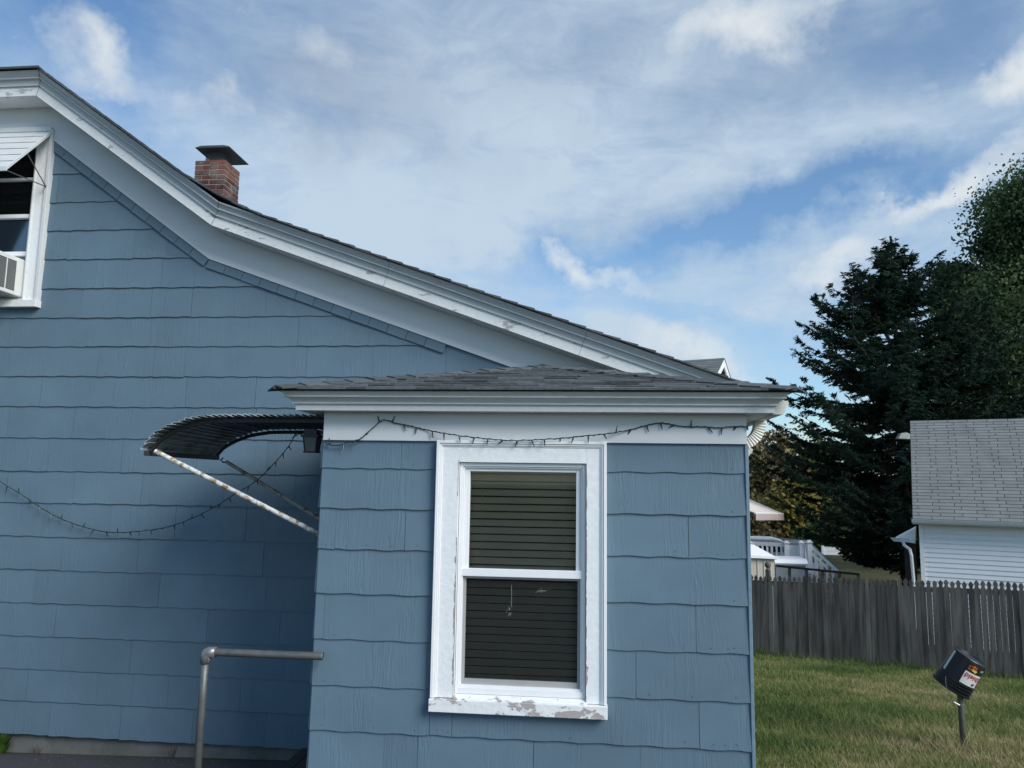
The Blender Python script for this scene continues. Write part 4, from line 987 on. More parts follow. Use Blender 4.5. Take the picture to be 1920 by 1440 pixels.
step = Thing('door_steps', (sx0 + .3, 5.4, g(-2, 5.4)), 'dark brown wooden step landing between main wall and porch', 'steps')
mb = MB(); n = 6
for i in range(n): mb.box(sx0 + (XL - .02 - sx0) * i / n + .004, sx0 + (XL - .02 - sx0) * (i + 1) / n - .002, YP + .2, YW - .03, stz - .03, stz)
step.add(mb, 'tread', M['step'], bevel=.003)
mb = MB(); mb.box(sx0 + .02, XL - .03, YP + .24, YW - .04, g(-2, 5.4) - .2, stz - .031); step.add(mb, 'riser', M['step'])

# weeds at the foundation
def tuft(name, loc, n, h, spread, m, label, seed, wd=.006):
    rr = random.Random(seed); mb = MB()
    for i in range(n):
        a_ = rr.random() * 2 * pi; l = h * rr.uniform(.5, 1.1); sp2 = spread * rr.uniform(.2, 1); d = Vector((cos(a_), sin(a_) * .5, 0)); b = Vector(loc) + d * rr.random() * .02; sd_ = Vector((-sin(a_), cos(a_), 0)) * wd / 2; mb.cur = rr.random()
        p1 = b + d * sp2 * .4 + Vector((0, 0, l * .6)); p2 = b + d * sp2 + Vector((0, 0, l))
        i0 = mb.vert(b - sd_, b + sd_, p1 + sd_ * .8, p1 - sd_ * .8, p2); mb.face(i0, i0 + 1, i0 + 2, i0 + 3); mb.face(i0 + 3, i0 + 2, i0 + 4)
    tag(mb.build(name, m), label, 'plant')
M['weed'] = mat_leaf('weed_leaves', [(0, (.03, .06, .015)), (1, (.10, .17, .04)), (.5, (.06, .11, .025))], .3, 20)
M['straw'] = mat_leaf('dry_stalks', [(0, (.04, .035, .025)), (1, (.14, .12, .08)), (.5, (.09, .075, .05))], .1, 20)
q = P(4, 1396, Y=YW - .05); tuft('weed', (q.x, q.y, g(q.x, q.y)), 110, .17, .13, M['weed'], 'green weed growing from the foot of the concrete foundation', 1, .018)
q = P(322, 1430, Y=YW - .04); tuft('dry_weed', (q.x, q.y, g(q.x, q.y)), 26, .13, .10, M['straw'], 'dead dry weed against the foundation left of the handrail', 2, .003)
q = P(70, 1400, Y=YW - .04); tuft('dry_weed', (q.x, q.y, g(q.x, q.y)), 22, .09, .10, M['straw'], 'low dry weed at the foundation beside the green weed', 4, .004)

# ================================================================== fence
FD = Vector((cos(radians(27)), -sin(radians(27)), 0)); FN = Vector((-FD.y, FD.x, 0))
f0 = P(1412, 1227, Y=16.7); fence = Thing('picket_fence', (f0.x, 16.7, g(f0.x, 16.7)), 'weathered grey gothic picket fence across the back of the lawn', 'fence')
pitch = .0955
def picket(mb, base, h, w, th=.018, lean=0):
    w2 = w / 2
    prof_ = [(-w2, 0), (w2, 0), (w2, h - .155), (w2 * .62, h - .125), (w2 * .55, h - .105), (w2 * .85, h - .065), (w2 * .55, h - .03), (0, h), (-w2 * .55, h - .03), (-w2 * .85, h - .065), (-w2 * .55, h - .105), (-w2 * .62, h - .125), (-w2, h - .155)]
    mb.prism([base + FD * (u + lean * v) + Vector((0, 0, v)) for u, v in prof_], FN * th)
i0, i1 = -18, 78
base0 = Vector((f0.x, 16.7, 0)); tops = []
for i in range(i0, i1):
    b = base0 + FD * (i * pitch); 
    zt0 = zfor(b.x, b.y, 1078 + max(0, proj(Vector((b.x, b.y, -2)))[0] - 1410) * .0255) + R.uniform(-.018, .016); gb = g(b.x, b.y)
    mb = MB(); mb.cur = R.random(); b.z = gb - .02
    picket(mb, b + FN * R.uniform(-.004, .004), zt0 - b.z, pitch - R.choice((.001, .001, .0015, .002, .003, .006)), lean=R.uniform(-.003, .003)); fence.add(mb, 'picket', M['fence'])
for k, sx in enumerate((-14, 3.4, 28, 53, 77)):
    b = base0 + FD * (sx * pitch) + FN * .07; mb = MB(); zt0 = zfor(b.x, b.y, 1078) + (.12 if k == 1 else -.05); gb = g(b.x, b.y)
    Mx = Matrix.Translation((b.x, b.y, 0)) @ Matrix.Rotation(-radians(27), 4, 'Z'); mb.cur = .3
    mb.box(-.045, .045, -.045, .045, gb - .1, zt0 - .03, Mx); po = fence.add(mb, 'post', M['fence'], bevel=.005)
    if k == 1:
        mb = MB(); mb.lathe([(0, zt0 - .03), (.05, zt0 - .03), (.055, zt0 - .015), (.03, zt0), (.028, zt0 + .02), (.055, zt0 + .045), (.066, zt0 + .08), (.06, zt0 + .11), (.035, zt0 + .145), (0, zt0 + .17)], 12, Mx); fence.add(mb, 'finial', M['fence'], under=po, smooth=True)
for hh in (.35, 1.45):
    mb = MB(); a_ = base0 + FD * (i0 * pitch) + FN * .02; b = base0 + FD * (i1 * pitch) + FN * .02; za, zb_ = g(a_.x, a_.y) + hh, g(b.x, b.y) + hh
    mb.prism([Vector((a_.x, a_.y, za)), Vector((a_.x, a_.y, za + .085)), a_ + FN * .035 + Vector((0, 0, za + .085)), a_ + FN * .035 + Vector((0, 0, za))], Vector((b.x - a_.x, b.y - a_.y, zb_ - za))); fence.add(mb, 'rail', M['fence'])

# ================================================================== bucket on a pole
YB_ = 7.35; pb_ = P(1806, 1404, Y=YB_); zg = g(pb_.x, YB_); ptop = P(1800, 1300, Y=YB_)
pole = Thing('pipe_post', (pb_.x, YB_, zg), 'grey pipe post standing in the lawn under the tilted bucket', 'post')
mb = MB(); mb.tube([(pb_.x + .004, YB_, zg - .1), (ptop.x, YB_, ptop.z), (ptop.x - .004, YB_, ptop.z + .17)], .024, 16); pole.add(mb, 'pipe', mat('dull_pipe', (.14, .145, .14), rough=.5, metal=.3, var=.25, vscale=12), smooth=True)
rim = P(1789, 1293, Y=YB_); bas = P(1820, 1231, Y=YB_)
ax = (rim - bas); Lb = ax.length; bk = empty('bucket', bas, 'black plastic bucket with red lettered label, turned upside down on the post', 'bucket')
zax = (ax + Vector((0, .07, 0))).normalized(); yax = Vector((0, 1, 0)); yax = (yax - zax * yax.dot(zax)).normalized(); xax = yax.cross(zax)
bk.matrix_world = Matrix(((xax.x, yax.x, zax.x, bas.x), (xax.y, yax.y, zax.y, bas.y), (xax.z, yax.z, zax.z, bas.z), (0, 0, 0, 1)))
r0, r1 = .138, .153; H = Lb
def rad(z): return r0 + (r1 - r0) * z / H
mb = MB(); mb.lathe([(0, .012), (r0 - .01, .012), (r0 - .004, 0), (r0, .004), (rad(H * .70), H * .70), (rad(H * .7) + .007, H * .705), (rad(H * .72) + .007, H * .72), (rad(H * .73), H * .725), (rad(H * .78), H * .78), (rad(H * .78) + .008, H * .785), (rad(H * .8) + .008, H * .80), (rad(H * .8), H * .805), (rad(H * .86), H * .86), (rad(H * .86) + .008, H * .865), (rad(H * .88) + .008, H * .88), (rad(H * .88), H * .885), (rad(H * .95), H * .95), (rad(H) + .010, H * .955), (rad(H) + .010, H), (r1 - .004, H), (r0 - .006, .02), (0, .02)], 48)
mb.build('shell', M['blackplastic'], bk)
LA0, LA1 = radians(-90 - 8), radians(-90 - 82)     # label sector
def cyl(s_, z, dr): # s_: metres along the label from its left, z height
    a = LC + s_ / rad(z); r_ = rad(z) + dr; return (r_ * cos(a), r_ * sin(a), z)
LC = radians(-90 - 15); HW = .080; lz0, lz1 = .012, H * .66
def label_patch(name, m, s0, s1, z0, z1, dr, top=None):
    mb = MB(); n = 14
    for i in range(n):
        a_, b_ = s0 + (s1 - s0) * i / n, s0 + (s1 - s0) * (i + 1) / n
        mb.quad(cyl(a_, z0, dr), cyl(b_, z0, dr), cyl(b_, z1 if not top else top(b_), dr), cyl(a_, z1 if not top else top(a_), dr))
    return mb.build(name, m, bk)
lab = label_patch('label', mat('label_white', (.72, .72, .70), rough=.5), -HW, HW, lz0, lz1, .0015)
lab2 = label_patch('label_band', mat('label_black', (.02, .025, .02), rough=.4), -HW, HW, lz0, lz0 + (lz1 - lz0) * .43, .0022)
def blob(m, cx, cz, rx, rz, dr, seed):
    rr = random.Random(seed); mb = MB(); pts = [cyl(cx, cz, dr)]; n = 16
    for i in range(n): a_ = 2 * pi * i / n; k = rr.uniform(.6, 1.1); pts.append(cyl(cx + rx * k * cos(a_), cz + rz * k * sin(a_), dr))
    i0 = mb.vert(*pts)
    for i in range(n): mb.face(i0, i0 + 1 + i, i0 + 1 + (i + 1) % n)
    return mb.build('label_picture', m, bk)
blob(mat('label_orange', (.55, .10, .03)), .035, lz0 + .045, .045, .03, .0028, 1); blob(mat('label_yellow', (.7, .55, .06)), .015, lz0 + .062, .022, .014, .0034, 2); blob(mat('label_grey', (.25, .27, .26)), -.055, lz0 + .04, .026, .012, .0030, 5)
def text_on(body, size, s_c, z_c, m, bold=.0):
    cu = bpy.data.curves.new('txt', 'FONT'); cu.body = body; cu.size = size; cu.align_x = 'CENTER'; cu.align_y = 'CENTER'; cu.offset = bold; cu.resolution_u = 3
    o = bpy.data.objects.new('txt', cu); COL.objects.link(o); dg = bpy.context.evaluated_depsgraph_get()
    me = bpy.data.meshes.new_from_object(o.evaluated_get(dg)); bpy.data.objects.remove(o)
    for v in me.vertices: v.co = cyl(s_c + v.co.x, z_c + v.co.y, .004)
    me.materials.clear(); me.materials.append(m); t = bpy.data.objects.new('label_text', me); COL.objects.link(t); t.parent = bk
text_on('Shield', .061, 0, lz0 + (lz1 - lz0) * .60, mat('label_red', (.50, .03, .02)), .0011)
text_on('60', .032, -.035, lz0 + (lz1 - lz0) * .88, mat('label_ink', (.02, .02, .02)), .001)
mb = MB(); mb.quad(cyl(.222, H * .05, .003), cyl(.25, H * .05, .003), cyl(.25, H * .62, .003), cyl(.222, H * .62, .003))
mb.build('white_strip', mat('strip_white', (.6, .62, .62)), bk)
# wire handle hanging below, with white grip (world coordinates turned into bucket space)
inv = bk.matrix_world.inverted()
hp = [P(1773, 1268, Y=YB_ - .16), P(1774, 1285, Y=YB_ - .18), P(1780, 1302, Y=YB_ - .18), P(1788, 1316, Y=YB_ - .14), P(1799, 1322, Y=YB_ - .09), P(1808, 1318, Y=YB_ - .02), P(1812, 1300, Y=YB_ + .06)]
mb = MB(); mb.tube([inv @ p for p in spline(hp, 6)], .0022, 6); mb.build('handle', M['galv'], bk)
mb = MB(); mb.tube([inv @ hp[3], inv @ hp[4]], .006, 8); mb.build('handle_grip', M['white'], bk)

# ================================================================== garage
GD = Vector((cos(radians(22.5)), -sin(radians(22.5)), 0)); GN = Vector((-GD.y, GD.x, 0))
gE = P(1711, 974, Y=19.5); gar = Thing('garage', (gE.x, gE.y, -3.8), 'white clapboard garage with steep grey shingle roof behind the picket fence', 'garage')
run = 2.9; gq = gE + GN * run; zr = zfor(gq.x, gq.y, 790); GL = 9.0
Mg = Matrix(((GD.x, GN.x, 0, gE.x), (GD.y, GN.y, 0, gE.y), (0, 0, 1, 0), (0, 0, 0, 1)))
rise = zr - gE.z; ln = hypot(run, rise); ncrs = 33
mb = MB(); md = MB(); tn = Vector((0, run / ln, rise / ln)); nm = Vector((0, -rise / ln, run / ln))
for i in range(ncrs):
    a_ = ln * i / ncrs; b_ = ln * (i + 1) / ncrs; u = -.3 * (i % 2) * 1.0 - R.uniform(0, .05)
    wt2 = .305 * 1.5
    while u < GL:
        v = u + wt2; u0, u1 = max(0, u) + .008, min(GL, v) - .008
        if u1 - u0 > .03:
            mb.cur = R.random(); A0, A1 = tn * (a_ + .018), tn * (b_ + .012)
            for q in (0,):
                c = [Mg @ (Vector((u0, 0, gE.z)) + A0 + nm * -.004), Mg @ (Vector((u1, 0, gE.z)) + A0 + nm * -.004), Mg @ (Vector((u0, 0, gE.z)) + A1 - nm * .004), Mg @ (Vector((u1, 0, gE.z)) + A1 - nm * .004),
                     Mg @ (Vector((u0, 0, gE.z)) + A0 + nm * .012), Mg @ (Vector((u1, 0, gE.z)) + A0 + nm * .012), Mg @ (Vector((u0, 0, gE.z)) + A1 + nm * .004), Mg @ (Vector((u1, 0, gE.z)) + A1 + nm * .004)]
                mb.hexa(c)
        u = v
rf = None
def stain_roof():
    m = mat('stained_grey_shingle', (.175, .187, .185), rough=.9, var=.10, vscale=3, bump=.3, rnd=.07)
    nt = m.node_tree; b = nt.nodes['Principled BSDF']; N = nt.nodes.new; L = nt.links.new
    src = b.inputs['Base Color'].links[0].from_socket; tc = N('ShaderNodeTexCoord'); n = N('ShaderNodeTexNoise'); mp = N('ShaderNodeMapping'); mp.inputs['Rotation'].default_value = (0, 0, radians(22.5)); mp.inputs['Scale'].default_value = (1, .12, .12)
    L(tc.outputs['Object'], mp.inputs[0]); L(mp.outputs[0], n.inputs[0]); n.inputs['Scale'].default_value = 1.7; n.inputs['Detail'].default_value = 5
    mr = N('ShaderNodeMapRange'); L(n.outputs[0], mr.inputs[0]); mr.inputs[1].default_value = .52; mr.inputs[2].default_value = .70; mr.inputs[4].default_value = .7
    mx = N('ShaderNodeMix'); mx.data_type = 'RGBA'; L(mr.outputs[0], mx.inputs[0]); L(src, mx.inputs[6]); mx.inputs[7].default_value = (.10, .10, .12, 1); L(mx.outputs[2], b.inputs['Base Color']); return m
M['stain'] = stain_roof()
md.prism([Mg @ Vector((-.0, 0, gE.z - .02)), Mg @ Vector((0, 0, gE.z)), Mg @ Vector((0, run, zr)), Mg @ Vector((0, 2 * run, gE.z)), Mg @ Vector((0, 2 * run, gE.z - .05)), Mg @ Vector((0, run, zr - .06))], GD * GL)
rf = gar.add(md, 'roof', M['groofd']); gar.add(mb, 'shingles', M['stain'], under=rf)
mb = MB(); zw1 = gE.z - .1; wx0, wx1 = .12, GL - .2; wy = .28
mb.box(wx0 + .09, wx1, wy + .02, wy + .1, -4.3, zw1, Mg); z_ = zw1; 
while z_ > -4.2:
    mb.hexa([Mg @ Vector((wx0 + .09, wy - .002, z_ - .112)), Mg @ Vector((wx1, wy - .002, z_ - .112)), Mg @ Vector((wx0 + .09, wy + .02, z_ - .112)), Mg @ Vector((wx1, wy + .02, z_ - .112)), Mg @ Vector((wx0 + .09, wy + .016, z_)), Mg @ Vector((wx1, wy + .016, z_)), Mg @ Vector((wx0 + .09, wy + .02, z_)), Mg @ Vector((wx1, wy + .02, z_))]); z_ -= .112
mb.box(wx0 + .02, wx0 + .09, wy + .1, 2 * run - wy, -4.3, zw1, Mg); mb.box(wx1 - .07, wx1, wy + .1, 2 * run - wy, -4.3, zw1, Mg); mb.box(wx0 + .09, wx1, 2 * run - wy - .1, 2 * run - wy, -4.3, zw1, Mg)
for xx in (wx0 + .03, wx1 - .09): mb.prism([Mg @ Vector((xx, wy, zw1)), Mg @ Vector((xx, run, zr - .12)), Mg @ Vector((xx, 2 * run - wy, zw1))], GD * .06)
gar.add(mb, 'wall', M['gsiding'])
mb = MB(); mb.box(wx0, wx0 + .088, wy - .012, wy + .09, -4.3, zw1, Mg); gar.add(mb, 'corner_board', M['white'])
mb = MB(); mb.box(.0, GL, .0, wy - .014, gE.z - .105, gE.z - .085, Mg); mb.box(0, GL, -.02, 0, gE.z - .11, gE.z - .015, Mg); gar.add(mb, 'soffit', M['whitemetal'])
mb = MB(); mb.prism([Mg @ Vector((-.02, a2, gE.z + b2)) for a2, b2 in ((-.022, .01), (-.022, -.08), (-.09, -.08), (-.11, -.04), (-.13, .01), (-.12, .01), (-.1, -.03), (-.085, -.07), (-.03, -.07), (-.03, .01))], GD * (GL + .04)); gar.add(mb, 'gutter', M['whitemetal'])
# little side entry roof, its gutter and downspout, dark door below
b = gE + GN * .3
def GP(px, py, dn): # pixel on garage-parallel plane dn metres behind the eave line
    d = DIR(px, py); o = gE + GN * dn; t = o.dot(GN) / d.dot(GN); return d * t
mb = MB(); pts = [GP(1676, 1012, .5), GP(1716, 991, .5), GP(1716, 1019, .5)]; mb.prism(pts, GN * 1.4); gar.add(mb, 'entry_roof', M['gsiding'])
mb = MB(); q1, q2 = GP(1669, 1008, .42), GP(1705, 1010, .42); mb.prism([q1, q2, q2 + Vector((0, 0, -.09)), q1 + Vector((.08, 0, -.09))], GN * .07); gar.add(mb, 'entry_gutter', M['whitemetal'])
mb = MB(); mb.tube([GP(1693, 1014, .38), GP(1695, 1022, .38), GP(1706, 1030, .3), GP(1709, 1042, .25), GP(1714, 1100, .25), GP(1715, 1180, .25)], .038, 8); gar.add(mb, 'downspout', M['whitemetal'])
mb = MB(); q1, q2 = GP(1695, 1020, .8), GP(1716, 1020, .8); mb.prism([q1, q2, Vector((q2.x, q2.y, -3.9)), Vector((q1.x, q1.y, -3.9))], GN * .6); gar.add(mb, 'side_door', M['brown'])

# lamp on a pole behind the garage
lp2 = P(1692, 818, Y=25.0)
sl_ = Thing('street_lamp', (P(1716, 900, Y=25).x, 25, -3.66), 'pale boxy lamp head on an arm beside the grey garage roof', 'lamp')
mb = MB(); px_ = P(1720, 850, Y=25).x; mb.tube([(px_, 25, -3.9), (px_, 25, lp2.z + .05)], .07, 10); mb.tube([(px_, 25, lp2.z), (lp2.x, 25, lp2.z + .03)], .035, 8); sl_.add(mb, 'pole', M['galv'])
mb = MB(); hx = lp2.x; mb.prism([(hx - .17, 24.88, lp2.z - .08), (hx + .22, 24.88, lp2.z - .10), (hx + .22, 24.88, lp2.z + .04), (hx + .1, 24.88, lp2.z + .11), (hx - .08, 24.88, lp2.z + .09)], (0, .24, 0)); sl_.add(mb, 'lamp_head', mat('pale_green_lamp', (.36, .40, .36), rough=.5), bevel=.01)

# ================================================================== neighbour's house with awning, deck
nR = P(1358.5, 671, Y=27.0); nb = Thing('neighbour_house', (nR.x, nR.y, -3.8), 'pale house far behind with grey green gable roof showing above the blue house rake', 'house')
Mn = Matrix(((GD.x, GN.x, 0, nR.x), (GD.y, GN.y, 0, nR.y), (0, 0, 1, 0), (0, 0, 0, 1))); hw = 3.0; rs = hw * .62; NL = 11
mb = MB()
for sgn in (-1, 1):
    for i in range(22):
        a0, a1 = i / 22, (i + 1) / 22 + .01; mb.cur = R.random()
        c = [Mn @ Vector((-NL, sgn * hw * a0, nR.z - rs * a0 - .03)), Mn @ Vector((0, sgn * hw * a0, nR.z - rs * a0 - .03)), Mn @ Vector((-NL, sgn * hw * a1, nR.z - rs * a1 - .03)), Mn @ Vector((0, sgn * hw * a1, nR.z - rs * a1 - .03)),
             Mn @ Vector((-NL, sgn * hw * a0, nR.z - rs * a0)), Mn @ Vector((0, sgn * hw * a0, nR.z - rs * a0)), Mn @ Vector((-NL, sgn * hw * a1, nR.z - rs * a1 + .018)), Mn @ Vector((0, sgn * hw * a1, nR.z - rs * a1 + .018))]
        mb.hexa(c)
nb.add(mb, 'roof', mat('neighbour_shingle', (.12, .135, .135), rough=.9, var=.2, vscale=3, rnd=.15))
mb = MB(); mb.prism([Mn @ Vector((-.3, -hw + .35, nR.z - rs + .12)), Mn @ Vector((-.3, 0, nR.z - .1)), Mn @ Vector((-.3, hw - .35, nR.z - rs + .12)), Mn @ Vector((-.3, hw - .35, -4)), Mn @ Vector((-.3, -hw + .35, -4))], -GD * (NL - .6)); nb.add(mb, 'wall', M['cream'])
mb = MB()
for sgn in (-1, 1):
    mb.prism([Mn @ Vector((-.06, 0, nR.z - .05)), Mn @ Vector((-.06, sgn * hw, nR.z - rs - .05)), Mn @ Vector((-.06, sgn * hw, nR.z - rs - .25)), Mn @ Vector((-.06, 0, nR.z - .3))], GD * .05)
nb.add(mb, 'rake_board', M['white'])
for (xx, zz_) in ((-3.2, nR.z - rs - 1.6), (-7.4, nR.z - rs - 1.6), (-3.2, nR.z - rs - 4.4), (-7.4, nR.z - rs - 4.4)):
    mb = MB(); mb.box(xx - .5, xx + .5, -hw + .30, -hw + .36, zz_, zz_ + 1.4, Mn); wv = nb.add(mb, 'window', M['white'])
    mb = MB(); mb.box(xx - .41, xx + .41, -hw + .285, -hw + .298, zz_ + .09, zz_ + .67, Mn); mb.box(xx - .41, xx + .41, -hw + .285, -hw + .298, zz_ + .73, zz_ + 1.31, Mn); nb.add(mb, 'pane', M['dark'], under=wv)
mb = MB(); z_ = -3.9
while z_ < nR.z - rs + .1:
    mb.hexa([Mn @ Vector(v) for v in ((-NL + .3, -hw + .338, z_), (-.3, -hw + .338, z_), (-NL + .3, -hw + .349, z_), (-.3, -hw + .349, z_), (-NL + .3, -hw + .347, z_ + .2), (-.3, -hw + .347, z_ + .2), (-NL + .3, -hw + .349, z_ + .2), (-.3, -hw + .349, z_ + .2))]); z_ += .2
nb.add(mb, 'clapboards', M['cream'])
# retractable awning on the gable wall
aB = P(1469, 964, Y=27.4); aC = aB - GN * 3.6; cpx = proj(aC)[0]
aC = P(1417, 963, Y=aC.y); wz = P(1404, 938, Y=28.5).z + .35
awn2 = Thing('patio_awning', (aB.x, aB.y, aB.z), 'pale fabric patio awning sloping out over the white deck', 'awning')
bB, bC = aB - GD * 2.3, aC - GD * 2.3; bB.z = bC.z = aB.z + .95
mb = MB(); mb.prism([aC, aB, bB, bC], Vector((0, 0, .02))); awn2.add(mb, 'canopy', M['fabric'])
mb = MB(); n = 12
for i in range(n):
    p, q = aC.lerp(aB, i / n), aC.lerp(aB, (i + 1) / n); dz = .19 + .0 * i
    mb.prism([p, q, q + Vector((0, 0, -dz)), (p + q) / 2 + Vector((0, 0, -dz - .02)), p + Vector((0, 0, -dz))], GD * .012)
awn2.add(mb, 'valance', mat('valance_fabric', (.55, .45, .43), rough=.8))
mb = MB(); mb.tube([aC + Vector((-.02, 0, .01)), aB + Vector((-.02, 0, .01))], .03, 8); awn2.add(mb, 'front_bar', M['white'])

# deck with white railing
deck = Thing('wooden_deck', (P(1450, 1060, Y=26).x, 26, -3.8), 'raised deck with white railing and white stairs running down to the right', 'deck')
def DP(px, py): return P(px, py, Y=26.2 - (px - 1404) * .006)
dfz = DP(1474, 1015).z - .95
mb = MB(); a_ = DP(1330, 1060); b_ = DP(1519, 1060); mb.prism([Vector((a_.x, a_.y, dfz - .12)), Vector((b_.x, b_.y, dfz - .12)), Vector((b_.x + 1.4, b_.y + 3.4, dfz - .12)), Vector((a_.x + 1.4, a_.y + 3.4, dfz - .12))], Vector((0, 0, .12))); deck.add(mb, 'floor', M['whitemetal'])
mb = MB()
for px in (1404, 1440, 1474, 1519): q = DP(px, 1060); mb.box(q.x - .07, q.x + .07, q.y + .1, q.y + .24, -4, dfz - .13)
deck.add(mb, 'support', M['white'])
posts = [(1404, 1016), (1474, 1016), (1502, 1016), (1517, 1015)]
for (px, py) in posts:
    q = DP(px, py); mb = MB(); mb.box(q.x - .065, q.x + .065, q.y - .065, q.y + .065, dfz, q.z - .04); po = deck.add(mb, 'rail_post', M['white'])
    mb = MB(); mb.box(q.x - .095, q.x + .095, q.y - .095, q.y + .095, q.z - .04, q.z - .01); mb.box(q.x - .055, q.x + .055, q.y - .055, q.y + .055, q.z - .01, q.z + .04); deck.add(mb, 'post_cap', M['white'], under=po)
def railing(p, q, sp, zt0_, zb0_, nm_):
    mb = MB(); d = q - p
    for (h0, h1) in ((zt0_, zt0_ - .12), (zb0_ + .08, zb0_)):
        mb.prism([p + Vector((0, 0, h0)), q + Vector((0, 0, h0)), q + Vector((0, 0, h1)), p + Vector((0, 0, h1))], Vector((0, .06, 0)))
    n = int(Vector((d.x, d.y, 0)).length / sp)
    for i in range(1, n): c = p + d * i / n; mb.prism([c + Vector((-.03, .01, zb0_)), c + Vector((.03, .01, zb0_)), c + Vector((.03, .01, zt0_ - .02)), c + Vector((-.03, .01, zt0_ - .02))], Vector((0, .04, 0)))
    deck.add(mb, nm_, M['white'])
def fl(px): q = DP(px, 1016); return Vector((q.x, q.y, 0))
ztr = DP(1474, 1016).z - .04
railing(fl(1404), fl(1474), .13, ztr, dfz + .08, 'railing'); railing(fl(1502), fl(1517), .13, ztr, dfz + .08, 'railing'); railing(fl(1330), fl(1404), .13, ztr, dfz + .08, 'railing')
mb = MB(); a_, b_ = fl(1476), fl(1500); mb.prism([a_ + Vector((0, 0, ztr - .06)), b_ + Vector((0, 0, ztr - .06)), b_ + Vector((0, 0, dfz)), a_ + Vector((0, 0, dfz))], Vector((0, .03, 0))); deck.add(mb, 'panel', M['white'])
sa = DP(1518, 1019); sb = DP(1573, 1070); 
for dy_ in (0, 1.1):
    p = Vector((sa.x, sa.y + dy_, 0)); q = Vector((sb.x, sb.y + dy_, sb.z - sa.z)); railing(p, q, .14, sa.z, sa.z - .85, 'stair_railing')
mb = MB(); n = 6
for i in range(n): mb.box(sa.x + (sb.x - sa.x) * i / n, sa.x + (sb.x - sa.x) * (i + 1) / n, sa.y + .05, sa.y + 1.1, dfz - .17 * (i + 1) - .05, dfz - .17 * (i + 1))
deck.add(mb, 'stair_treads', M['white'])

# shed
sh = P(1430, 1050, Y=20.5); shed = Thing('garden_shed', (sh.x, 20.5, -3.8), 'beige garden shed with white lid roof just behind the fence', 'shed')
s0, s1 = P(1370, 1050, Y=20.5).x, P(1454, 1050, Y=20.5).x; sz = P(1430, 1047, Y=20.5).z
mb = MB(); mb.box(s0, s1 - .03, 20.5, 22.0, -3.9, sz)
for i in range(7): xx = s0 + (s1 - s0) * i / 7; mb.box(xx + .02, xx + .05, 20.485, 20.4995, -3.9, sz)
shed.add(mb, 'wall', M['beige'])
mb = MB(); mb.prism([(s0 - .1, 20.4, sz + .02), (s1 - .4, 20.4, sz + .01), (s1 + .04, 20.4, sz - .0), (s1 + .04, 20.4, sz + .05), (s1 - .35, 20.4, sz + .07), (s0 - .1, 20.4, sz + .1)], (0, .06, 0))
mb.prism([(s0 - .1, 20.46, sz + .1), (s1 + .04, 20.46, sz + .03), (s1 - .2, 22.1, sz + .22), (s0 - .1, 22.1, sz + .32)], (0, 0, -.05)); shed.add(mb, 'roof', M['white'])
# grey bench box with white lid
bx = P(1485, 1060, Y=22.5); box = Thing('storage_box', (bx.x, 22.5, -3.8), 'long grey storage box with white rounded lid below the deck stairs', 'box')
x0, x1 = P(1452, 1060, Y=22.5).x, P(1514, 1060, Y=22.5).x; zt_b = P(1485, 1048, Y=22.5).z; zb_b = P(1485, 1060, Y=22.5).z
mb = MB(); mb.prism([(x0, 22.45, zb_b), (x0, 22.4, zb_b + .06), (x0, 22.5, zt_b - .02), (x0, 22.62, zt_b), (x0, 23.4, zt_b), (x0, 23.5, zb_b)], (x1 - x0, 0, 0)); box.add(mb, 'lid', M['white'], bevel=.01)
mb = MB(); mb.box(x0 + .04, x1 - .04, 22.5, 23.45, -3.9, zb_b - .002); 
for i in range(4): mb.box(x0 + .04, x1 - .04, 22.49, 22.4995, -3.7 + i * .33, -3.45 + i * .33)
box.add(mb, 'body', mat('grey_box_panel', (.22, .25, .28), rough=.6, var=.15))
# black rail fence
br_ = Thing('black_railing', (P(1530, 1070, Y=18.8).x, 18.8, -3.8), 'thin black metal railing running behind the pickets below the deck', 'railing')
pa, pb2 = P(1456, 1059, Y=19.4), P(1612, 1075, Y=18.2); mb = MB(); mb.prism([pa, pb2, pb2 + Vector((0, 0, -.05)), pa + Vector((0, 0, -.05))], Vector((0, .05, 0))); br_.add(mb, 'top_rail', M['black'])
for px in (1482, 1515, 1545, 1576, 1610):
    t = (px - 1456) / 156; q = pa.lerp(pb2, t); mb = MB(); mb.box(q.x - .03, q.x + .03, q.y + .0, q.y + .06, -3.9, q.z - .051); br_.add(mb, 'post', M['black'])

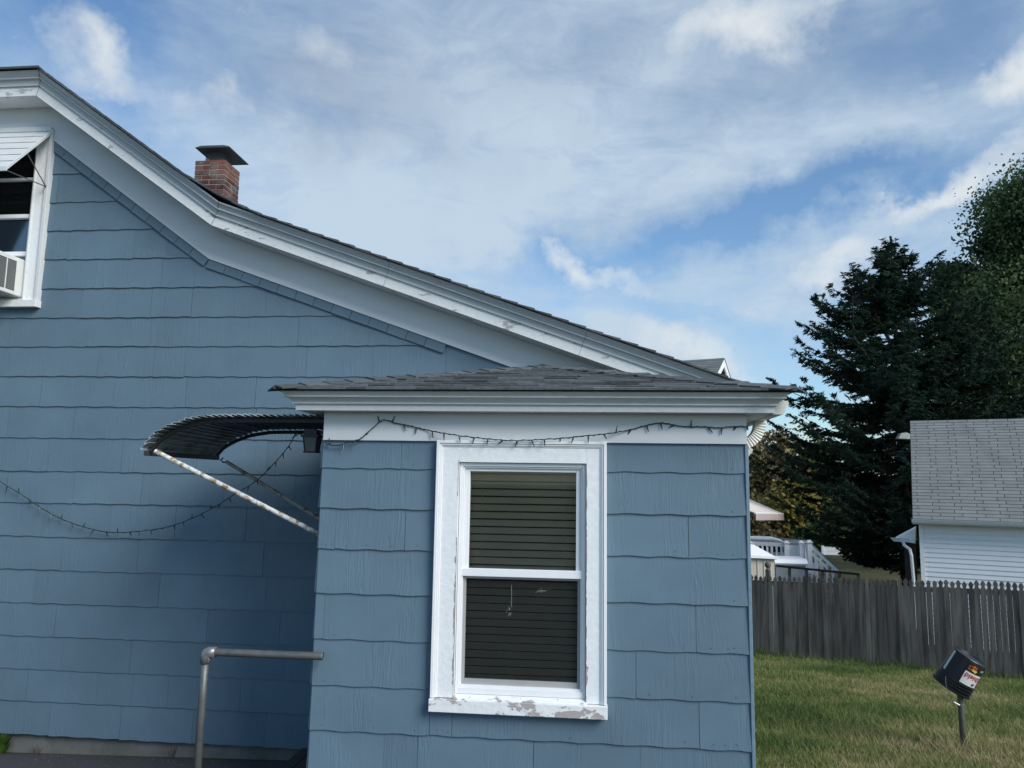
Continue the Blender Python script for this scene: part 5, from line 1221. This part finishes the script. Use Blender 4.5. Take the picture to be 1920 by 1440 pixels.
# parked cars behind the deck
def car(px0, px1, ytop, Y, body, label, seed):
    x0, x1 = P(px0, 1010, Y=Y).x, P(px1, 1010, Y=Y).x; c = (x0 + x1) / 2; zt1 = P((px0 + px1) / 2, ytop, Y=Y).z; zg_ = -3.66; hh = zt1 - zg_
    t = Thing('parked_car', (c, Y, zg_), label, 'car', 'cars parked beyond the deck'); L_ = 4.4; W_ = 1.8
    side = [(-2.2, .3), (-2.2, hh * .52), (-1.9, hh * .60), (-1.15, hh * .64), (-.75, hh * .95), (-.5, hh), (1.1, hh), (1.5, hh * .93), (1.95, hh * .62), (2.2, hh * .55), (2.2, .3)]
    Mc = Matrix.Translation((c, Y, zg_)) @ Matrix.Rotation(radians(seed), 4, 'Z')
    mb = MB(); mb.prism([Mc @ Vector((x, -W_ / 2, z)) for x, z in side], Mc.to_3x3() @ Vector((0, W_, 0))); t.add(mb, 'body', body, bevel=.06)
    mb = MB()
    for sg in (-1, 1):
        yy = sg * (W_ / 2 + .004)
        for wx in ((-.95, -.1), (-.02, .9), (.98, 1.6)):
            x0_, x1_ = wx; tp = hh * .92; mb.poly([Mc @ Vector((x0_ - (.0), yy, hh * .66)), Mc @ Vector((x1_ + (.15 if wx[0] > .9 else 0), yy, hh * .66)), Mc @ Vector((x1_, yy, tp)), Mc @ Vector((x0_ + (.28 if wx[0] < -.5 else 0), yy, tp))])
    t.add(mb, 'side_window', M['dark'])
    for wx in (-1.4, 1.35):
        for sg in (-1, 1):
            mb = MB(); mb.tube([Mc @ Vector((wx, sg * .92, .33)), Mc @ Vector((wx, sg * .72, .33))], .33, 18); t.add(mb, 'wheel', M['black'])
car(1362, 1434, 1007, 34, M['white'], 'white parked car whose roof shows above the deck railing', -8)
car(1436, 1466, 1010, 38, mat('grey_car_paint', (.05, .055, .06), rough=.3), 'dark grey parked car right of the white car', -60)
# low white wall beyond the far lawn
wl_ = Thing('white_board_fence', (P(1630, 1040, Y=44).x, 44, -3.66), 'low white board fence at the far side of the back lawn', 'fence')
xa_, xb_ = P(1540, 1035, Y=44).x, P(1760, 1035, Y=44).x; mb = MB(); zt0 = P(1630, 1027, Y=44).z; zz = -3.85
while zz < zt0: mb.box(xa_, xb_, 44, 44.04, zz, min(zz + .19, zt0)); zz += .2
wl_.add(mb, 'boards', M['white']); x = xa_
while x < xb_: mb = MB(); mb.box(x, x + .12, 43.9, 43.99, -3.85, zt0 + .06); x += 2.4; wl_.add(mb, 'post', M['white'])

# ================================================================== grass
def mesh_from_np(name, V, F, rnd, m, parent=None):
    me = bpy.data.meshes.new(name); nv, nf, k = len(V), len(F), F.shape[1]
    me.vertices.add(nv); me.vertices.foreach_set('co', V.astype(np.float32).ravel())
    me.loops.add(nf * k); me.loops.foreach_set('vertex_index', F.astype(np.int32).ravel())
    me.polygons.add(nf); me.polygons.foreach_set('loop_start', (np.arange(nf) * k).astype(np.int32)); me.polygons.foreach_set('loop_total', np.full(nf, k, np.int32))
    me.update(calc_edges=True); at = me.attributes.new('rnd', 'FLOAT', 'FACE'); at.data.foreach_set('value', rnd.astype(np.float32)); me.materials.append(m)
    o = bpy.data.objects.new(name, me); COL.objects.link(o)
    if parent: o.parent = parent
    return o
def garr(x, y):
    c = np.where(x > 3.3, -.027, .023); pl = -3.43 - .1286 * (y - 16.7) + c * (x - 3.3); fl = -3.66; k = .25; h = np.clip(.5 + .5 * (pl - fl) / k, 0, 1); return fl * (1 - h) + pl * h + k * h * (1 - h)
def grass():
    N_ = 240000
    y = 4.2 + (16.9 - 4.2) * NR.random(N_) ** 1.0; lo = np.maximum(XR + .05, y * .11); hi = y * .70 + .6
    x = lo + (hi - lo) * NR.random(N_)
    fy = f0.y - (x - f0.x) * tan(radians(27)); ok = y < fy - .02; x, y = x[ok], y[ok]; n = len(x)
    def nz(a, b, s): return np.sin(a * s + 1.3 * np.sin(b * s * .7)) * np.sin(b * s * 1.1 + 1.7 * np.sin(a * s * .6 + 1))
    dry = .5 + .30 * nz(x, y, .9) + .2 * nz(x + 5, y, 2.3) + .12 * nz(x, y + 3, 6.1)
    band = np.exp(-((y - (12.2 - .45 * (x - 4))) / 2.0) ** 2); dry = dry + .2 * band - .14 + .13 * nz(x * 1.3, y * .8, 11.)
    h = (.035 + .03 * NR.random(n)) * (1.25 - .5 * np.clip(dry, 0, 1)); pd = np.hypot(x - pb_.x, y - YB_); h = np.where(pd < .3, h * 1.8, h); tf = nz(x * 1.1 + 9, y * .9, 3.7) * (NR.random(n) < .5); h = h * (1 + .9 * np.clip(tf, 0, 1)); h = np.where(fy[ok] - y < .16, h * (1.2 + 1.6 * NR.random(n)), h)
    a = NR.random(n) * 2 * np.pi; w = .0028 + .0022 * NR.random(n) + (y - 4) * .00028; lean = h * (.3 + .9 * NR.random(n)); b = NR.random(n) * 2 * np.pi
    z = garr(x, y); dx, dy = np.cos(a) * w, np.sin(a) * w
    V = np.empty((n, 3, 3)); V[:, 0] = np.stack([x - dx, y - dy, z - .004], 1); V[:, 1] = np.stack([x + dx, y + dy, z - .004], 1); V[:, 2] = np.stack([x + np.cos(b) * lean, y + np.sin(b) * lean, z + h], 1)
    r = np.clip(dry * .75 + .35 * NR.random(n), 0, 1)
    m = bpy.data.materials.new('grass_blades'); m.use_nodes = True; nt = m.node_tree; nt.nodes.clear(); Nn = nt.nodes.new; L = nt.links.new
    o = Nn('ShaderNodeOutputMaterial'); mx = Nn('ShaderNodeMixShader'); d = Nn('ShaderNodeBsdfDiffuse'); tr = Nn('ShaderNodeBsdfTranslucent'); at = Nn('ShaderNodeAttribute'); at.attribute_name = 'rnd'
    cr = Nn('ShaderNodeValToRGB'); L(at.outputs['Fac'], cr.inputs[0]); e = cr.color_ramp.elements; e[0].position = .15; e[0].color = (.080, .130, .045, 1); e[1].position = .98; e[1].color = (.46, .39, .23, 1)
    q = e.new(.5); q.color = (.19, .235, .085, 1); q = e.new(.72); q.color = (.30, .28, .13, 1)
    L(cr.outputs[0], d.inputs[0]); L(cr.outputs[0], tr.inputs[0]); mx.inputs[0].default_value = .3; L(d.outputs[0], mx.inputs[1]); L(tr.outputs[0], mx.inputs[2]); L(mx.outputs[0], o.inputs[0])
    tag(mesh_from_np('grass', V.reshape(-1, 3), np.arange(n * 3).reshape(-1, 3), r, m), 'patchy green and straw coloured lawn grass', 'grass', kind='stuff')
grass()

mb = MB(); rr = random.Random(44)
for i in range(170):
    y = rr.uniform(5.5, 16); x = rr.uniform(max(XR + .2, y * .2), y * .66); z = g(x, y) + rr.uniform(.02, .045); a = rr.random() * 6.28; l = rr.uniform(.018, .04); mb.cur = rr.random()
    d = Vector((cos(a), sin(a), rr.uniform(-.3, .3))) * l; e_ = Vector((-sin(a), cos(a), rr.uniform(-.3, .5))) * l * .6; c = Vector((x, y, z)); mb.poly([c - d, c + e_, c + d, c - e_])
tag(mb.build('fallen_leaves', mat_leaf('fallen_leaf', [(0, (.10, .06, .03)), (1, (.45, .36, .22)), (.5, (.22, .13, .05))], .2, 3)), 'scattered small dry leaves lying on the lawn', 'leaves', kind='stuff')
mb = MB()
for i in range(260):
    x = rr.uniform(-5.5, -1.3); y = 6.1 - abs(rr.gauss(0, .35)); z = g(x, y) + .006; q_ = rr.uniform(.0015, .005); mb.cur = rr.random(); a = rr.random() * 6.28; Mx = Matrix.Translation((x, y, z + q_ * .5)) @ Matrix.Rotation(a, 4, 'Z') @ Matrix.Rotation(a * .3, 4, 'X')
    mb.box(-q_, q_, -q_ * .7, q_ * .7, -q_ * .6, q_ * .6, Mx)
tag(mb.build('gravel_litter', mat('grit', (.10, .10, .09), rough=.9, rnd=.6)), 'grit and small debris along the foot of the foundation', 'gravel', kind='stuff')
# ================================================================== trees
def cards(C, n_dir, size, aspect=1.6, droop=None):
    """leaf quads (rhombi) centred at C"""
    n = len(C); a = NR.normal(size=(n, 3)); a /= np.linalg.norm(a, axis=1)[:, None]
    if n_dir is not None: a = n_dir + a * .5; a /= np.linalg.norm(a, axis=1)[:, None]
    b = NR.normal(size=(n, 3)); b -= a * (a * b).sum(1)[:, None]; b /= np.linalg.norm(b, axis=1)[:, None]
    s = (size * (.6 + .8 * NR.random(n)))[:, None]
    return np.stack([C - a * s * aspect / 2, C + b * s / 2, C + a * s * aspect / 2, C - b * s / 2], 1).reshape(-1, 3), np.arange(n * 4).reshape(-1, 4)
def spruce(name, base, top, prof_, label, seed, zmin, dens=1.0, lead=()):
    rng = np.random.default_rng(seed); t = Thing(name, base, label, 'tree'); bx_, by_, bz_ = base
    mb = MB(); H_ = top - bz_; mb.tube([(bx_, by_, bz_ - .3), (bx_ + .03, by_, bz_ + H_ * .4), (bx_, by_, top - .2)], [.24, .15, .02], 10); t.add(mb, 'trunk', M['bark'])
    lm = MB(); C, D = [], []
    def axis(ax_, ay_, z0_, z1_, profile, nb, step):
        z = z0_
        while z < z1_:
            rl = profile(z); k = max(3, int(nb * (.6 + .4 * rng.random())))
            for j in range(k):
                az_ = rng.random() * 2 * pi; l = rl * rng.uniform(.62, 1.12) + .12
                dx, dy = cos(az_), sin(az_); sag = l * rng.uniform(.04, .18); n = max(4, int(l / .22)); pts = []
                fr_ = (z - z0_) / (z1_ - z0_); up0 = .55 * fr_ ** 2
                for i in range(n + 1):
                    u = i / n; pts.append(np.array([ax_ + dx * l * u, ay_ + dy * l * u, z + l * up0 * u - sag * sin(pi * min(1, u * .72)) * 1.2 + l * .16 * u ** 3]))
                lm.tube([Vector(p) for p in pts], [.028 * (1 - i / n) * min(1.6, l / 2) + .006 for i in range(n + 1)], 4, False)
                for i in range(int(l / .085 * dens)):
                    u = rng.uniform(.10, 1.0) ** .8; f = u * n; i0_ = min(n - 1, int(f)); p = pts[i0_] * (1 - (f - i0_)) + pts[i0_ + 1] * (f - i0_)
                    tl_ = (.10 + .14 * min(1, l / 1.5) + .42 * (1 - u) * min(1, l / 2.5)) * rng.uniform(.6, 1.2); sgn = 1 if rng.random() < .5 else -1; fw = rng.uniform(.35, .9)
                    td = np.array([dx * fw - dy * sgn, dy * fw + dx * sgn, rng.uniform(-.55, .1) if u < .93 else rng.uniform(-.1, .6)]); td /= np.linalg.norm(td)
                    m_ = max(2, int(tl_ / .085))
                    for q in range(m_): C.append(p + td * tl_ * (q + .5) / m_); D.append(td)
            z += step * rng.uniform(.7, 1.3)
    axis(bx_, by_, zmin, top - .15, prof_, 12, .24)
    for (lx_, ly_, lz0_, lz1_, lr_) in lead:
        lm.tube([(bx_, by_, lz0_ - 1.2), (lx_, ly_, lz0_), (lx_, ly_, lz1_)], [.07, .05, .01], 6)
        axis(lx_, ly_, lz0_, lz1_, lambda z: lr_ * (lz1_ - z) / (lz1_ - lz0_), 6, .22)
    for i in range(14): C.append(np.array([bx_, by_, top - .35 + .03 * i])); D.append(np.array([0, 0, 1.]))
    t.add(lm, 'branches', M['bark'])
    C = np.array(C); D = np.array(D); n = len(C)
    # three thin needle sprays per twig piece
    Vs = []; 
    for k in range(4):
        a = D + NR.normal(size=(n, 3)) * .42; a /= np.linalg.norm(a, axis=1)[:, None]; b = np.cross(a, NR.normal(size=(n, 3))); b /= np.linalg.norm(b, axis=1)[:, None]
        L_ = (.10 + .09 * NR.random(n))[:, None]; w_ = (.012 + .011 * NR.random(n))[:, None]; c = C + NR.normal(size=(n, 3)) * .02
        Vs.append(np.stack([c - a * L_ / 2 - b * w_ * .6, c - a * L_ / 2 + b * w_ * .6, c + a * L_ * .2 + b * w_, c + a * L_ * .7, c + a * L_ * .2 - b * w_], 1))
    V = np.concatenate(Vs).reshape(-1, 3) - np.array(base); F = np.arange(len(V)).reshape(-1, 5)
    mesh_from_np('crown', V, F, NR.random(len(F)), M['spruce'], t.e); return n
YS = 28.0
def sz(px, py, Y=YS): q = P(px, py, Y=Y); return q
sb_ = sz(1697, 1000); topz = sz(1685, 448).z
pz = [(sz(1690, y).z, r * YS / FPX) for y, r in ((1045, 95), (1000, 190), (930, 225), (860, 240), (790, 222), (720, 200), (640, 150), (560, 92), (500, 42), (448, 2))]
def sprof(z):
    for (z0, r0_), (z1, r1_) in zip(pz, pz[1:]):
        if z0 <= z <= z1: return r0_ + (r1_ - r0_) * (z - z0) / (z1 - z0)
    return pz[0][1] if z < pz[0][0] else .1
l1 = sz(1600, 600, 27); l2 = sz(1640, 560, 27.4); l3 = sz(1745, 560, 28.5)
spruce('spruce_tree', (sb_.x, YS, -3.8), topz, sprof, 'tall dark spruce with ragged drooping branches behind the lawn', 5, sz(1697, 1048).z, 1.25,
       [(l1.x, l1.y, l1.z - .8, sz(1600, 520, 27).z, .8), (l2.x, l2.y, l2.z - .6, sz(1640, 512, 27.4).z, .6)])

def broadleaf(base, lobes, label, seed, m, nclump, nleaf, lsize, trunk_r=.25, group=None, cat='tree', name='broadleaf_tree', shell=.55):
    """lobes: (x, y, z, rx, ry, rz, weight)"""
    rng = np.random.default_rng(seed); t = Thing(name, base, label, cat, group); B = Vector(base)
    W = np.array([l[6] for l in lobes], float); W /= W.sum(); cl = []
    for i in range(nclump):
        l = lobes[rng.choice(len(lobes), p=W)]; d = rng.normal(size=3); d /= np.linalg.norm(d); r = shell + (1.05 - shell) * rng.random() ** .8
        cl.append((l[0] + d[0] * l[3] * r, l[1] + d[1] * l[4] * r, l[2] + d[2] * l[5] * r))
    cl = np.array(cl); mb = MB(); zlo = min(l[2] - l[5] for l in lobes); top_ = max(l[2] + l[5] * .6 for l in lobes)
    tr_ = [B + Vector((0, 0, -.3)), Vector((base[0] + .1, base[1], (base[2] + zlo) / 2 + .4)), Vector((lobes[0][0], lobes[0][1], top_))]; mb.tube(tr_, [trunk_r, trunk_r * .7, .03], 9)
    for i in range(0, nclump, max(1, nclump // 60)):
        c = Vector(cl[i]); u = rng.uniform(.25, .75); s_ = tr_[1].lerp(tr_[2], u); s_.z = min(s_.z, c.z); mid = s_.lerp(c, .5) + Vector((0, 0, .25)); mb.tube([s_, mid, c], [trunk_r * .28, trunk_r * .15, .012], 5, False)
    t.add(mb, 'trunk', M['bark'])
    rr_ = min(lobes[0][3], lobes[0][5]) * .19
    C = np.repeat(cl, nleaf, 0) + rng.normal(size=(nclump * nleaf, 3)) * rr_ * np.array([1, 1, .75]) * np.repeat(rng.uniform(.55, 1.35, nclump), nleaf)[:, None]
    V, F = cards(C, None, lsize, 1.4); clr = np.repeat(rng.random(nclump), nleaf) * .55 + rng.random(len(F)) * .45
    mesh_from_np('crown', V - np.array(base), F, clr, m, t.e)
def lobe(px, py, Y, rx, ry, w): q = P(px, py, Y=Y); k = Y / FPX; return (q.x, q.y, q.z, rx * k, rx * k, ry * k, w)
q = P(1950, 900, Y=33)
broadleaf((q.x, 33, -3.8), [lobe(1982, 430, 33, 115, 140, 3), lobe(1925, 430, 33, 68, 90, 1), lobe(1945, 620, 33, 130, 150, 2.6), lobe(1865, 600, 34, 80, 120, 1.3), lobe(1870, 740, 34, 110, 80, 1.3), lobe(2050, 600, 34, 140, 220, 2.5)],
          'tall green broadleaf tree rising at the right edge behind the garage', 9, M['leafg'], 620, 190, .105, .35)
q = P(1780, 900, Y=35)
broadleaf((q.x, 35, -3.8), [lobe(1796, 560, 35, 40, 75, 1.2), lobe(1810, 680, 35, 75, 90, 1.5), lobe(1790, 760, 35, 80, 60, .8)], 'smaller green leafy tree peeking between the spruce and the tall tree', 10, M['leafg'], 240, 150, .10, .2)
kinds = {'olive': [(0, (.06, .07, .028)), (1, (.25, .24, .10)), (.5, (.14, .145, .058))], 'brown': [(0, (.10, .088, .045)), (1, (.33, .27, .14)), (.5, (.20, .165, .085))], 'green': [(0, (.035, .055, .025)), (1, (.13, .17, .065)), (.5, (.075, .105, .04))], 'gold': [(0, (.12, .11, .03)), (1, (.40, .33, .09)), (.5, (.24, .21, .06))]}
for k in list(kinds): kinds[k] = mat_leaf(k + '_autumn_leaves', kinds[k], .25, .4)
far = [(1405, 835, 60, 62, 120, 'olive', 'olive autumn tree seen right beside the porch wall'), (1448, 822, 58, 50, 110, 'brown', 'brown thinning autumn tree left of the spruce'), (1490, 812, 62, 55, 130, 'green', 'dark green tree directly behind the left spruce branches'),
       (1418, 940, 50, 50, 70, 'brown', 'low russet tree above the pale patio awning'), (1480, 905, 50, 42, 80, 'gold', 'yellow green autumn tree above the deck posts'), (1530, 850, 62, 60, 120, 'olive', 'olive tree hidden mostly behind the spruce, left half'),
       (1600, 880, 64, 70, 120, 'green', 'green tree behind the middle of the spruce'), (1680, 880, 64, 70, 110, 'olive', 'olive tree behind the spruce trunk'), (1350, 850, 64, 80, 130, 'green', 'green far tree mostly hidden by the porch'), (1780, 860, 60, 90, 120, 'green', 'dark tree behind the garage ridge'), (1530, 990, 46, 40, 60, 'green', 'low green shrubby tree behind the deck stairs'), (1620, 960, 52, 70, 70, 'green', 'low dark tree behind the white board fence')]
for i, (px, py, Y, rx, ry, kd, lb) in enumerate(far):
    q = P(px, 1000, Y=Y); broadleaf((q.x, Y, -3.8), [lobe(px, py + ry * .75, Y, rx, ry * .75, 2), lobe(px + rx * .4, py + ry * 1.2, Y, rx * .9, ry * .7, 1.2), lobe(px - rx * .4, py + ry * 1.3, Y, rx * .9, ry * .8, 1.2)], lb, 30 + i, kinds[kd], 170, 110, .20, .25, 'trees beyond the neighbouring yards', name='autumn_tree', shell=.35)
